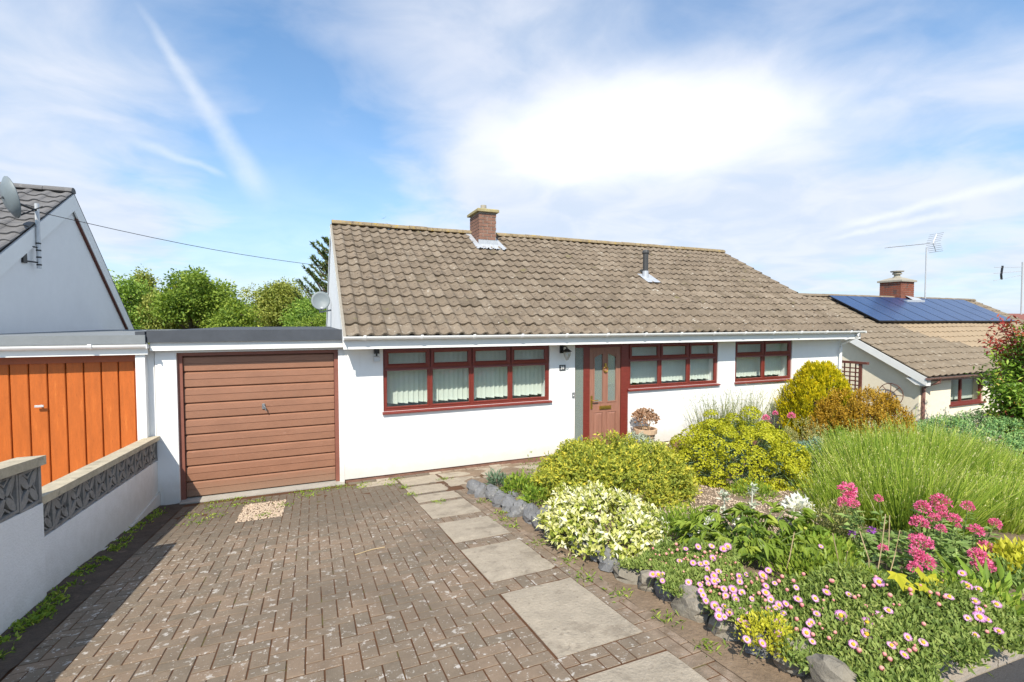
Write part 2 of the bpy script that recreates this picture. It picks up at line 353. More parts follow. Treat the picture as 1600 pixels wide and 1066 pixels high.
def TZ(x, y):
    z = -.12 * max(y, -6.75) if y < 0 else 0.0
    return z - .07 * max(0.0, min(x - 3.0, 24.0))
def TZn(x, y):
    z = np.where(y < 0, -.12 * np.maximum(y, -6.75), 0.0)
    return z - .07 * np.clip(x - 3.0, 0, 24.0)
# ------------------------------------------------------------------ ground
def grid_sheet(xs, ys, zf):
    X, Y = np.meshgrid(np.array(xs), np.array(ys)); V = np.stack([X.ravel(), Y.ravel(), zf(X, Y).ravel()], 1)
    nx, ny = len(xs), len(ys); i = np.arange(nx - 1)[None] + (np.arange(ny - 1) * nx)[:, None]
    i = i.ravel(); return V, np.stack([i, i + 1, i + 1 + nx, i + nx], 1)
def sheet(name, xs, ys, zf, m):
    V, F = grid_sheet(xs, ys, zf)
    o = link(name, np_mesh(name, V, F, m)); o['kind'] = 'structure'; return o
def bed_noise(X, Y):
    return .02 * np.sin(X * 5.1 + Y * 3.3) * np.sin(Y * 6.7 - X * 2.2) + .012 * np.sin(X * 13 + 1.7 * Y) * np.sin(Y * 11)
sheet('ground', [-700, -200, -60, -30, -16, -8, -2.3, -1, 0, 1, 2, 3, 5, 8, 12, 16, 20, 24, 27, 35, 60, 200, 700],
      [-6.75, -6, -5, -4, -3, -2, -1, -.4, 0, .3, 1, 4, 10, 20, 40, 80, 200, 700], lambda x, y: TZn(x, y) - .05, 'grassland')
sheet('road', [-700, -100, -20, -6, -2, 0, 1, 2, 3, 4, 6, 10, 16, 24, 27, 40, 100, 700], [-700, -100, -20, -10, -8, -7.2, -6.75], lambda x, y: TZn(x, y) - .004, 'asphalt')
# kerb edging between garden and road
kb = MB(); x = 2.35; 
kerb = bpy.data.objects.new('kerb', None); COL.objects.link(kerb); kerb['kind'] = 'structure'; ORG['kerb'] = Vector((0, 0, 0))
k = 0
while x < 12:
    L = .91; q = MB(); z0 = TZ(x, -6.7); z1 = TZ(x + L, -6.7)
    a, b = x + .006, x + L - .006
    q.add([(a, -6.74, z0 - .2), (b, -6.74, z1 - .2), (b, -6.56, z1 - .2), (a, -6.56, z0 - .2), (a, -6.74, z0 + .03), (b, -6.74, z1 + .03), (b, -6.56, z1 + .05), (a, -6.56, z0 + .05)],
          [(0, 3, 2, 1), (4, 5, 6, 7), (0, 1, 5, 4), (1, 2, 6, 5), (2, 3, 7, 6), (3, 0, 4, 7)])
    q.build('edging_block', 'kerbstone', kerb); x += L; k += 1

sheet('neighbour_drive', [-4.9, -4, -3, -2.13], [-6.7, -5, -3.5, -2, -1, 0.03], lambda x, y: TZn(x, y) - .02, 'concrete')
# flower bed soil, raised behind the edging stones
def rock_x(y): return 2.10 + .20 * min(1, max(0, (-1.7 - y) / 4.5))
sheet('flower_bed', [2.0 + .12 * i for i in range(20)] + [4.6 + .4 * i for i in range(24)] + [15, 18], [-6.62 + .11 * i for i in range(60)],
      lambda x, y: TZn(x, y) + .003 + .117 * np.clip((x - (2.10 + .20 * np.clip((-1.7 - y) / 4.5, 0, 1)) - .02) / .12, 0, 1) * np.clip((-.9 - y) / .6, 0, 1) * np.clip((y + 6.60) / .1, 0, 1) + bed_noise(x, y) * np.clip((x - 2.15) * 3, .22, 1), 'bed_soil')
sheet('soil_strip', [-2.06 + .08 * i for i in range(6)], [-6.75 + .1 * i for i in range(68)],
      lambda x, y: TZn(x, y) + .004 + .018 * np.clip((-1.70 - x) / .3, 0, 1) + .35 * bed_noise(x * 2, y * 2), 'soil')

# driveway: bedding sheet, block pavers in 90 degree herringbone, slabs laid in a line
drive = sheet('driveway', [-1.70 + .1 * i for i in range(38)] + [2.12], [-6.8 + .1 * i for i in range(69)],
              lambda x, y: TZn(x, y) + .004 * np.sin(x * 2.3) * np.sin(y * 1.7) - .0042 + .0028 * np.clip((y + 2.2) / 1.2, 0, 1), 'joint')
SLABS = [(1.24, 1.84, -1.38, -.88), (1.24, 1.84, -1.88, -1.48), (1.24, 1.84, -2.68, -1.98), (1.24, 1.84, -3.58, -2.88), (1.24, 1.84, -4.58, -3.78), (1.24, 1.84, -5.68, -4.78), (1.24, 1.84, -6.68, -5.88)]
GRAVEL_PATCH = (-.86, -.36, -1.58, -.68)
def blocked(x0, x1, y0, y1):
    for a, b, c, d in SLABS + [GRAVEL_PATCH, (1.80, 2.4, -1.45, 0)]:
        if x0 < b - .012 and x1 > a + .012 and y0 < d - .012 and y1 > c + .012: return True
    return False
W = .1; PX0, PY0 = -1.66, -6.78
cells = {}
def cell_ok(i, j):
    x0, y0 = PX0 + i * W, PY0 + j * W
    return 0 <= i < 37 and 0 <= j < 65 and not blocked(x0, x0 + W, y0, y0 + W)
pav = []
for i in range(-1, 38):
    for j in range(-1, 66):
        mm = (i - j) % 4
        if mm == 0: other = (i + 1, j)
        elif mm == 3: other = (i, j + 1)
        else: continue
        a, b = cell_ok(i, j), cell_ok(*other)
        if a and b: pav.append((PX0 + (i + other[0] + 1) * W / 2, PY0 + (j + other[1] + 1) * W / 2, 2, mm == 3))
        elif a or b:
            c = (i, j) if a else other; pav.append((PX0 + (c[0] + .5) * W, PY0 + (c[1] + .5) * W, 1, False))
pav.sort(key=lambda p: p[0] ** 2 + (p[1] + 8) ** 2 - (0 if abs(p[0] - p[1] * 0) < 9 else 0))
def in_frame(p):
    # the part of the drive that the photograph shows
    return p[1] > -6.45 and p[0] > -1.66 + max(0, (-5.2 - p[1])) * .3
pav = [p for p in pav if in_frame(p)] + [p for p in pav if not in_frame(p)]
g = .0044
def paver_mesh(nm, m, n):
    q = MB(); h = W / 2 - g; l = (W if n == 2 else W / 2) - g; q.cbox(-l, l, -h, h, -.03, 0, .0018); return q.mesh(nm, m)
PM = {(k, n): paver_mesh('paver', k, n) for k in ('paver', 'paver_rosy', 'paver_dark') for n in (1, 2)}
slope = math.atan(-.12)
restV = {k: ([], []) for k in range(3)}
for n_, (x, y, n, vert) in enumerate(pav):
    k = ('paver', 'paver', 'paver_rosy', 'paver_dark')[RNG.integers(4)]
    z = TZ(x, y) + RNG.uniform(-.0012, .0016) + .004 * math.sin(x * 2.3) * math.sin(y * 1.7)
    e = Euler((slope + RNG.uniform(-.008, .008), RNG.uniform(-.008, .008), (R(90) if vert else 0) + RNG.uniform(-.012, .012)), 'XYZ')
    # slope is about world x: rotate in plane first, then tilt
    mrot = Matrix.Rotation(slope + RNG.uniform(-.010, .010), 3, 'X') @ Matrix.Rotation(RNG.uniform(-.010, .010), 3, 'Y') @ Matrix.Rotation((R(90) if vert else 0) + RNG.uniform(-.012, .012), 3, 'Z')
    if n_ < 300: link('paver', PM[(k, n)], drive, (x, y, z), mrot.to_euler())
    else:
        me = PM[(k, n)]; vv = np.array([v.co[:] for v in me.vertices]) @ np.array(mrot).T + (x, y, z)
        ki = ('paver', 'paver_rosy', 'paver_dark').index(k); off = sum(len(a) for a in restV[ki][0])
        restV[ki][0].append(vv); restV[ki][1].append((vv, [tuple(p.vertices) for p in me.polygons]))
q = MB()
for ki in range(3):
    for vv, ff in restV[ki][1]: q.add(vv, ff, ki)
o = q.build('paver', ['paver', 'paver_rosy', 'paver_dark'], drive); o['kind'] = 'stuff'
def slab(par, x0, x1, y0, y1, zf, m='slab', nm='paving_slab', th=.045):
    """a riven slab: slightly uneven top with worn corners"""
    n = 7; V = []; F = []; q = MB()
    jx = [random.uniform(-.008, .008) for _ in range(8)]
    for j in range(n):
        for i in range(n):
            u, v = i / (n - 1), j / (n - 1)
            x = x0 + (x1 - x0) * u + (jx[0] * (1 - v) + jx[1] * v); y = y0 + (y1 - y0) * v + (jx[2] * (1 - u) + jx[3] * u)
            edge = min(u, 1 - u, v, 1 - v)
            V.append((x, y, zf(x, y) + random.uniform(-.0022, .0022) - (.006 if edge == 0 else 0)))
    F = [(j * n + i, j * n + i + 1, (j + 1) * n + i + 1, (j + 1) * n + i) for j in range(n - 1) for i in range(n - 1)]
    ring = [i for i in range(n)] + [j * n + n - 1 for j in range(1, n)] + [(n - 1) * n + i for i in range(n - 2, -1, -1)] + [j * n for j in range(n - 2, 0, -1)]
    b = len(V); V += [(V[r][0], V[r][1], V[r][2] - th) for r in ring]; L = len(ring)
    F += [(ring[(k + 1) % L], ring[k], b + k, b + (k + 1) % L) for k in range(L)]
    q.add(V, F); return q.build(nm, m, par)
for s in SLABS: slab(drive, s[0] + .007, s[1] - .007, s[2] + .007, s[3] - .007, lambda x, y: TZ(x, y) + .006)
# gravel set in the drive before the garage door
def stones(name, n, xf, zf, r0, r1, m, parent=None):
    base = np.array([(1, 0, 0), (-1, 0, 0), (0, 1, 0), (0, -1, 0), (0, 0, 1), (0, 0, -1)], float)
    fc = np.array([(0, 2, 4), (2, 1, 4), (1, 3, 4), (3, 0, 4), (2, 0, 5), (1, 2, 5), (3, 1, 5), (0, 3, 5)])
    P = np.array([xf() for _ in range(n)]); s = RNG.uniform(r0, r1, n)
    a = RNG.uniform(0, 6.28, n); V = base[None] * (s[:, None, None] * RNG.uniform(.7, 1.25, (n, 6, 1))); V[..., 2] *= .6
    c, sn = np.cos(a)[:, None], np.sin(a)[:, None]
    X = V[..., 0] * c - V[..., 1] * sn; Y = V[..., 0] * sn + V[..., 1] * c
    V = np.stack([X + P[:, :1], Y + P[:, 1:2], V[..., 2] + np.array([zf(x, y) for x, y in P])[:, None]], 2).reshape(-1, 3)
    F = (fc[None] + (np.arange(n) * 6)[:, None, None]).reshape(-1, 3)
    o = link(name, np_mesh(name, V, F, m), parent); o['kind'] = 'stuff'; return o
g_ = GRAVEL_PATCH
o = stones('gravel', 1500, lambda: (random.uniform(g_[0], g_[1]), random.uniform(g_[2], g_[3])), lambda x, y: TZ(x, y) + .003 + .004 * math.sin(x * 2.3) * math.sin(y * 1.7), .008, .017, 'gravel')
o = stones('bed_gravel', 5200, lambda: (random.uniform(3.2, 6.2), random.uniform(-5.1, -3.0)), lambda x, y: TZ(x, y) + .124 + float(bed_noise(x, y)), .009, .018, 'gravel')

# path of slabs and bricks along the house front
path = sheet('path', [1.8 + .3 * i for i in range(15)], [-1.5, -1.2, -.9, -.6, -.3, 0], lambda x, y: TZn(x, y) - .003, 'joint')
x = .5; 
for i in range(30):
    q = MB(); L = .215; q.cbox(x + .004, x + L - .004, -.16, -.058, -.02, TZ(x, -.1) + .012 + random.uniform(-.003, .003), .005); x += L
    if x < 4.9: q.build('edge_brick', random.choice(['paver', 'paver_rosy', 'slab']), path)
for (a, b, c, d) in [(.60, 1.22, -.52, -.18), (1.24, 1.88, -.80, -.18), (1.90, 2.52, -.60, -.18), (1.84, 2.44, -1.24, -.64), (2.54, 3.18, -.78, -.18), (2.47, 3.08, -1.30, -.82), (3.20, 3.84, -.70, -.18), (3.86, 4.6, -.80, -.18), (4.62, 5.8, -.90, -.18), (3.12, 3.8, -1.24, -.74)]:
    slab(path, a + .012, b - .012, c + .012, d - .012, lambda x, y: TZ(x, y) + .008)

# ------------------------------------------------------------------ walls with openings
def open_wall(q, x0, x1, z0, z1, y0, y1, ops, m=0):
    """wall in the xz plane from y0 (front) to y1 (back) with rectangular openings (xa, xb, za, zb); only outward faces"""
    xs = sorted({x0, x1, *[o[0] for o in ops], *[o[1] for o in ops]}); zs = sorted({z0, z1, *[o[2] for o in ops], *[o[3] for o in ops]})
    xs = [x for x in xs if x0 <= x <= x1]; zs = [z for z in zs if z0 <= z <= z1]
    def solid(i, j):
        if i < 0 or j < 0 or i >= len(xs) - 1 or j >= len(zs) - 1: return False
        cx, cz = (xs[i] + xs[i + 1]) / 2, (zs[j] + zs[j + 1]) / 2
        return not any(o[0] < cx < o[1] and o[2] < cz < o[3] for o in ops)
    for i in range(len(xs) - 1):
        for j in range(len(zs) - 1):
            if not solid(i, j): continue
            a, b, c, d = xs[i], xs[i + 1], zs[j], zs[j + 1]
            q.add([(a, y0, c), (b, y0, c), (b, y0, d), (a, y0, d)], [(0, 1, 2, 3)], m)
            q.add([(a, y1, c), (b, y1, c), (b, y1, d), (a, y1, d)], [(3, 2, 1, 0)], m)
            if not solid(i - 1, j): q.add([(a, y0, c), (a, y1, c), (a, y1, d), (a, y0, d)], [(3, 2, 1, 0)], m)
            if not solid(i + 1, j): q.add([(b, y0, c), (b, y1, c), (b, y1, d), (b, y0, d)], [(0, 1, 2, 3)], m)
            if not solid(i, j - 1): q.add([(a, y0, c), (b, y0, c), (b, y1, c), (a, y1, c)], [(3, 2, 1, 0)], m)
            if not solid(i, j + 1): q.add([(a, y0, d), (b, y0, d), (b, y1, d), (a, y1, d)], [(0, 1, 2, 3)], m)

def tile_mb(w=.205, L=.37, roll=.036, th=.028, seg=(0, .10, .28, .45, .56, .66, .78, .90, 1.0), hs=(.35, .08, -.08, 0, .38, .80, 1.0, .82, .35)):
    n = len(seg); V = []
    for k, (y, dz) in enumerate(((0, th + .004), (L, .0))):
        V += [((u - .5) * w, y, h * roll + dz) for u, h in zip(seg, hs)]
    V += [((u - .5) * w, .004, h * roll + .004 - .004) for u, h in zip(seg, hs)]
    F = [(i, i + 1, n + i + 1, n + i) for i in range(n - 1)] + [(2 * n + i, 2 * n + i + 1, i + 1, i) for i in range(n - 1)]
    V += [(V[0][0], L, -.012), (V[n - 1][0], L, -.012)]
    F += [(0, n, 2 * n), (n - 1, 3 * n - 1, 2 * n - 1)]
    return V, F
def lay_tiles(roof, x0, x1, ye, ze, yr, zr, m, w=.205, nmax=300, nstuff='tile', eyesort=True, mats=None, pick=None, jitter=.004, xcut=None):
    """single lap pantiles in straight courses from the eave (ye, ze) up to the ridge (yr, zr): nearest nmax tiles are parts, the rest one part"""
    S = math.hypot(yr - ye, zr - ze); pit = math.atan2(zr - ze, yr - ye); nc = max(1, round(S / .335)); ex = S / nc; nw = round((x1 - x0) / w); w = (x1 - x0) / nw
    V, F = tile_mb(w * 1.0, ex + .045)
    q = MB(); q.add(V, F); mats = mats or [m]; me = [q.mesh('tile', k, smooth=False) for k in mats]
    cp, sp = math.cos(pit), math.sin(pit); items = []
    for c in range(nc):
        for i in range(nw):
            s = c * ex - .03; x = x0 + (i + .5) * w
            if xcut and not xcut(x, s): continue
            items.append((x, ye + s * cp, ze + s * sp, pick(x, s) if pick else 0))
    items.sort(key=lambda t: (t[0]) ** 2 + (t[1] + 8) ** 2 + (t[2] - EYE) ** 2)
    q = MB()
    for n_, (x, y, z, mi) in enumerate(items):
        dz = random.uniform(-jitter, jitter) + .010 * math.sin(x * 1.1 + y * .7); rx = pit + random.uniform(-.012, .012); rz = random.uniform(-.012, .012)
        mrot = Matrix.Rotation(rx, 3, 'X') @ Matrix.Rotation(rz, 3, 'Z') @ Matrix.Rotation(random.uniform(-.01, .01), 3, 'Y')
        p = Vector((x, y - sp * dz, z + cp * dz))
        if n_ < nmax: link('tile', me[mi], roof, p, mrot.to_euler())
        else: q.add([mrot @ Vector(v) + p for v in V], F, mi)
    if q.v:
        o = q.build('tile', mats, roof); o['kind'] = 'stuff'
def ridge_tiles(roof, x0, x1, y, z, m, L=.45, r=.092, n=7):
    k = round((x1 - x0) / L); L = (x1 - x0) / k
    for i in range(k):
        q = MB(); a, b = x0 + i * L + .004, x0 + (i + 1) * L - .004; dz = random.uniform(-.006, .006)
        pr = [(y + r * 1.15 * math.cos(t), z + dz - .045 + r * math.sin(t)) for t in [math.pi * j / n for j in range(n + 1)]] + [(y - r * .8, z - .06), (y + r * .8, z - .06)]
        q.prism(pr, a, b, 'x'); q.build('ridge_tile', m, roof)
def frame_rect(q, x0, x1, z0, z1, y0, y1, w, m=0, wb=None):
    """mitred rectangular frame: four bars butted end to end"""
    wb = w if wb is None else wb
    q.box(x0, x0 + w, y0, y1, z0, z1, m); q.box(x1 - w, x1, y0, y1, z0, z1, m)
    q.box(x0 + w, x1 - w, y0, y1, z1 - w, z1, m); q.box(x0 + w, x1 - w, y0, y1, z0, z0 + wb, m)
def bevel_sash(q, x0, x1, z0, z1, y0, y1, w):
    """opener whose inner edge slopes back to the glass, mitred at the corners"""
    o = [(x0, z0), (x1, z0), (x1, z1), (x0, z1)]; mid = [(x0 + w * .55, z0 + w * .55), (x1 - w * .55, z0 + w * .55), (x1 - w * .55, z1 - w * .55), (x0 + w * .55, z1 - w * .55)]
    inn = [(x0 + w, z0 + w), (x1 - w, z0 + w), (x1 - w, z1 - w), (x0 + w, z1 - w)]
    V = [(x, y1, z) for x, z in o] + [(x, y0, z) for x, z in o] + [(x, y0 - .003, z) for x, z in mid] + [(x, y0 + .018, z) for x, z in inn] + [(x, y1, z) for x, z in inn]
    F = []
    for k in range(4):
        for i in range(4): j = (i + 1) % 4; F.append((4 * k + i, 4 * k + j, 4 * k + 4 + j, 4 * k + 4 + i))
    q.add(V, F)
def window(par, x0, x1, z0, z1, cols, top=.345, y=.030, slat_open=.0, sill=True, seed=0):
    rnd = random.Random(seed)
    q = MB(); fw = .045; frame_rect(q, x0, x1, z0, z1, y, y + .07, fw)
    wc = (x1 - x0 - 2 * fw) / cols; zt = z1 - top
    q.box(x0 + fw, x1 - fw, y + .002, y + .068, zt - .022, zt + .022)
    for i in range(1, cols):
        xm = x0 + fw + i * wc; q.box(xm - .024, xm + .024, y + .004, y + .066, z0 + fw, zt - .022); q.box(xm - .020, xm + .020, y + .004, y + .066, zt + .022, z1 - fw)
    win = q.build('window', 'rosewood', par)
    for i in range(cols):
        a, b = x0 + fw + i * wc, x0 + fw + (i + 1) * wc; a += .024 if i else 0; b -= .024 if i < cols - 1 else 0
        q = MB(); bevel_sash(q, a - .012, b + .012, zt + .010, z1 - fw + .012, y - .024, y + .03, .062); q.build('casement', 'rosewood', win)
        q = MB(); q.box(a + .045, b - .045, y + .012, y + .018, zt + .07, z1 - fw - .045); q.build('pane', 'glass', win)
        q = MB(); bevel_sash(q, a - .004, b + .004, z0 + fw - .004, zt - .018, y - .006, y + .03, .028); q.build('bead', 'rosewood', win)
        q = MB(); q.box(a + .018, b - .018, y + .016, y + .022, z0 + fw + .018, zt - .036); q.build('pane', 'glass', win)
    # vertical louvre blind behind the glass
    q = MB(); x = x0 + .05; k = 0; yb = y + .24
    while x < x1 - .03:
        ang = -R(13) + rnd.uniform(-.06, .06) - slat_open * rnd.uniform(0, 1); h = .046 if cols == 4 else .050
        dx, dy = h * math.cos(ang), h * math.sin(ang); zb = z0 + .07 + (.012 if k % 2 else 0); zz = z1 - .05
        q.add([(x - dx, yb - dy, zb + .015), (x + dx, yb + dy, zb), (x + dx, yb + dy, zz), (x - dx, yb - dy, zz), (x, yb + .006, zb + .004), (x, yb + .006, zz)], [(0, 4, 5, 3), (4, 1, 2, 5)])
        x += .088; k += 1
    q.box(x0 + .02, x1 - .02, yb - .02, yb + .02, z1 - .05, z1 - .02)
    o = q.build('blind', 'blind', win); o['kind'] = 'stuff'
    if sill:
        q = MB(); q.prism([(y, z0 + .004), (-.045, z0 - .012), (-.052, z0 - .022), (-.052, z0 - .040), (-.038, z0 - .042), (y, z0 - .030)], x0 - .02, x1 + .035, 'x'); q.build('sill', 'rosewood', win)
    return win
def gutter(par, x0, x1, y, z, m, r=.058, nb=9, nm='gutter'):
    q = MB(); n = 8
    out = [(y - r * math.cos(t), z - r * math.sin(t)) for t in [math.pi * k / n for k in range(n + 1)]]
    inn = [(y + (r - .006) * math.cos(t), z - (r - .006) * math.sin(t)) for t in [math.pi * k / n for k in range(n + 1)]]
    q.prism(out + inn, x0, x1, 'x'); q.box(x0 - .004, x0 + .004, y - r, y + r, z - r, z - .001); q.box(x1 - .004, x1 + .004, y - r, y + r, z - r, z - .001)
    gt = q.build(nm, m, par, smooth=False)
    for i in range(nb):
        x = x0 + (i + .35) * (x1 - x0) / nb; q = MB(); r2 = r + .008
        o2 = [(y - r2 * math.cos(t), z - r2 * math.sin(t)) for t in [math.pi * k / n for k in range(n + 1)]]; i2 = [(y + (r + .001) * math.cos(t), z + .0 - (r + .001) * math.sin(t)) for t in [math.pi * k / n for k in range(n + 1)]]
        q.prism(o2 + i2, x - .02, x + .02, 'x'); q.box(x - .02, x + .02, y - r2, y - r + .012, z + .0005, z + .014); q.build('bracket', m, gt)
    return gt

# ------------------------------------------------------------------ the white bungalow
HX0, HX1, HY1 = .46, 12.36, 8.3
EY, EZ, RY, RZ = -.43, 2.375, 3.95, 4.84
house = thing('bungalow', 'long white rendered bungalow with brown tiled roof and red-brown window frames', 'house', (HX0, 0, 0))
q = MB()
WINS = [(1.07, 4.11, 1.10, 2.15, 4), (5.90, 8.28, 1.21, 2.15, 3), (8.79, 10.62, 1.21, 2.15, 2)]
DOOR = (4.655, 5.90, .06, 2.15)
open_wall(q, HX0, HX1, .055, 2.36, 0, .36, [w[:4] for w in WINS] + [(DOOR[0], DOOR[1], .055, 2.15)])
def gable(q, x0, x1, m=0, y0=.36, zb=-1.4, zt=2.36, ymax=HY1):
    q.prism([(y0, zb), (ymax, zb), (ymax, zt - .02), (RY, RZ - .10), (y0, zt - .02 + .13)], x0, x1, 'x', m)
gable(q, HX0, HX0 + .25); gable(q, HX1 - .25, HX1); open_wall(q, HX0 + .251, HX1 - .251, -1.4, 2.3, HY1 - .25, HY1, [(1.2, 5.2, .1, 2.1), (6.4, 11.6, .1, 2.1)])  # unseen rear openings added to let sky light in behind the blinds
q.build('wall', 'render', house)
q = MB(); q.box(1.2, 5.2, HY1 - .15, HY1 - .14, .1, 2.1); q.box(6.4, 11.6, HY1 - .15, HY1 - .14, .1, 2.1); o = q.build('added_rear_glazing', 'glass', house); o['kind'] = 'stuff'  # panes for the added light openings at the back
q = MB(); q.box(HX0 + .01, HX1 - .01, .02, .34, -1.4, .055); q.build('plinth', 'brick', house)
q = MB(); q.box(4.3, 6.2, 1.3, 1.4, .0, 2.3); q.box(.8, 12.2, .3, 7.9, -.05, .0); q.build('hall', 'dim_room', house)
for i, w in enumerate(WINS): window(house, *w[:4], w[4], seed=i, slat_open=(.25, 0, 0)[i])
# soffit, fascia
q = MB(); q.box(HX0 + .02, HX1 + .10, -.38, 0, 2.155, 2.168); q.build('soffit', 'soffit', house)
q = MB(); q.box(HX0 - .02, HX1 + .13, -.405, -.38, 2.155, 2.345); q.build('fascia', 'fascia', house)
gutter(house, HX0 - .02, HX1 + .16, -.468, 2.352, 'upvc', nb=14)
q = MB(); q.tube([(12.30, -.468, 2.30), (12.30, -.468, 2.22), (12.28, -.09, 2.02), (12.28, -.07, 1.90), (12.28, -.07, -1.0)], .034, 10); q.build('downpipe', 'upvc', house, smooth=True)
# roof
q = MB(); th = .06
q.prism([(EY + .02, EZ - .045), (RY, RZ - .05), (RY, RZ - .05 - th), (EY + .05, EZ - .045 - th)], HX0 + .01, HX1 + .10, 'x')
q.prism([(RY, RZ - .05), (HY1 + .4, EZ - .09), (HY1 + .4, EZ - .09 - th), (RY, RZ - .05 - th)], HX0 + .01, HX1 + .10, 'x')
roof = q.build('roof', 'underlay', house)
TX0, TX1 = HX0 + .02, HX1 + .14
lay_tiles(roof, TX0, TX1, EY, EZ - .02, RY, RZ - .02, 'tile', mats=['tile', 'tile_pale', 'tile_dark'], pick=lambda x, s: random.choice((0, 0, 0, 0, 0, 0, 0, 1, 1, 2)), jitter=.007)
q = MB(); V, F = tile_mb(.205, 4.98, th=.0)
for i in range(58):
    pit = math.atan2(RZ - EZ, -(HY1 + .4 - RY)); mr = Matrix.Rotation(math.pi, 3, 'Z') @ Matrix.Rotation(math.atan2(RZ - EZ + .04, HY1 + .4 - RY), 3, 'X')
    q.add([mr @ Vector(v) + Vector((TX0 + .103 + i * .206, HY1 + .4, EZ - .06)) for v in V], F)
o = q.build('rear_tile', 'tile', roof); o['kind'] = 'stuff'
ridge_tiles(roof, TX0 - .01, TX1 + .01, RY, RZ + .042, 'ridge')
for xa, xb in ((HX0 - .02, HX0 + .06), (HX1 + .06, HX1 + .125)):
    q = MB(); q.prism([(EY, EZ - .05), (RY, RZ - .055), (RY, RZ - .030), (EY, EZ - .026)], xa, xb, 'x'); q.prism([(RY, RZ - .055), (HY1 + .4, EZ - .09), (HY1 + .4, EZ - .05), (RY, RZ - .012)], xa, xb, 'x'); q.build('verge', 'mortar', roof)
for xa, xb in ((HX0 - .022, HX0 - .004), (HX1 + .05, HX1 + .07)):
    q = MB(); q.prism([(EY + .1, EZ - .2), (RY, RZ - .26), (RY, RZ - .057), (EY, EZ - .052)], xa, xb, 'x'); q.prism([(RY, RZ - .26), (HY1 + .3, EZ - .28), (HY1 + .4, EZ - .092), (RY, RZ - .057)], xa, xb, 'x'); q.build('barge_board', 'fascia', house)
# chimney
def chimney(par, x0, x1, y0, y1, z0, z1, mbrick, mcap, pot=True, capmode='flat'):
    q = MB(); e = .008; q.box(x0 + e, x1 - e, y0 + e, y1 - e, z0, z1); ch = q.build('chimney', 'mortar', par)
    h = .080; k = 0; z = z0
    while z < z1 - .03:
        for face in range(4):
            L = (x1 - x0) if face % 2 == 0 else (y1 - y0); off = .11 if (k + face) % 2 else 0; s = -off
            while s < L - .01:
                a, b = max(s, 0), min(s + .215, L)
                if b - a > .03:
                    zt = min(z + h - .014, z1); q = MB()
                    a2, b2 = a + (.007 if a > 0 else 0), b - (.007 if b < L else 0); dd = random.uniform(-.002, .002)
                    if face == 0: q.box(x0 + a2, x0 + b2, y0 - dd, y0 + .0079, z, zt)
                    elif face == 2: q.box(x0 + a2, x0 + b2, y1 - .0079, y1 + dd, z, zt)
                    elif face == 3: q.box(x0 - dd, x0 + .0079, y0 + a2 + (.012 if a == 0 else 0), y0 + b2 - (.012 if b == L else 0), z, zt)
                    else: q.box(x1 - .0079, x1 + dd, y0 + a2 + (.012 if a == 0 else 0), y0 + b2 - (.012 if b == L else 0), z, zt)
                    q.build('brick', mbrick, ch)
                s += .215
        z += h; k += 1
    xm, ym = (x0 + x1) / 2, (y0 + y1) / 2
    if capmode == 'flat':
        q = MB(); q.cbox(x0 - .06, x1 + .06, y0 - .06, y1 + .06, z1, z1 + .075, .02); q.build('cap', mcap, ch)
        q = MB(); q.lathe([(.085, 0), (.09, .06), (.075, .07), (.075, .17), (.06, .17), (.06, .1)], (xm + .02, ym, z1 + .075), 12); q.build('pot', 'pot_clay', ch, smooth=False)
    else:
        q = MB(); q.box(x0 - .07, x1 + .07, y0 - .07, y1 + .07, z1, z1 + .07); a = .17
        q.add([(x0 - .07, y0 - .07, z1 + .07), (x1 + .07, y0 - .07, z1 + .07), (x1 + .07, y1 + .07, z1 + .07), (x0 - .07, y1 + .07, z1 + .07), (xm - a, ym - a, z1 + .20), (xm + a, ym - a, z1 + .20), (xm + a, ym + a, z1 + .20), (xm - a, ym + a, z1 + .20)],
              [(0, 1, 5, 4), (1, 2, 6, 5), (2, 3, 7, 6), (3, 0, 4, 7), (4, 5, 6, 7)]); q.build('cap', mcap, ch)
        q = MB(); q.lathe([(.15, 0), (.15, .04), (.11, .06), (.11, .14), (.17, .15), (.17, .19), (.12, .24), (.23, .25), (.24, .29), (.05, .31)], (xm, ym, z1 + .19), 14); q.build('pot', 'pot_clay', ch)
    return ch
ch = chimney(house, 3.83, 4.28, 3.25, 3.98, 4.28, 5.27, 'brick', 'lichen_cap')
def roof_z(y): return EZ + (y - EY) * (RZ - EZ) / (RY - EY)
q = MB()   # lead apron dressed over the tiles
n = 14
for i in range(n):
    xa, xb = 3.68 + i * .055, 3.68 + (i + 1) * .055; ya, yb = 2.96 + .02 * (i % 3), 3.245; w = .03 * (i % 2)
    q.add([(xa, ya, roof_z(ya) + .042), (xb, ya, roof_z(ya) + .042 + w), (xb, yb, roof_z(yb) + .05), (xa, yb, roof_z(yb) + .05)], [(0, 1, 2, 3)])
q.box(3.81, 4.30, 3.22, 3.243, roof_z(3.23) + .02, roof_z(3.23) + .15)
for s, xa, xb in ((0, 3.68, 3.815), (1, 4.295, 4.45)):
    q.add([(xa, 3.24, roof_z(3.24) + .05), (xb, 3.24, roof_z(3.24) + .05), (xb, 3.93, RZ + .02), (xa, 3.93, RZ + .02)], [(0, 1, 2, 3)])
q.build('flashing', 'lead', ch)
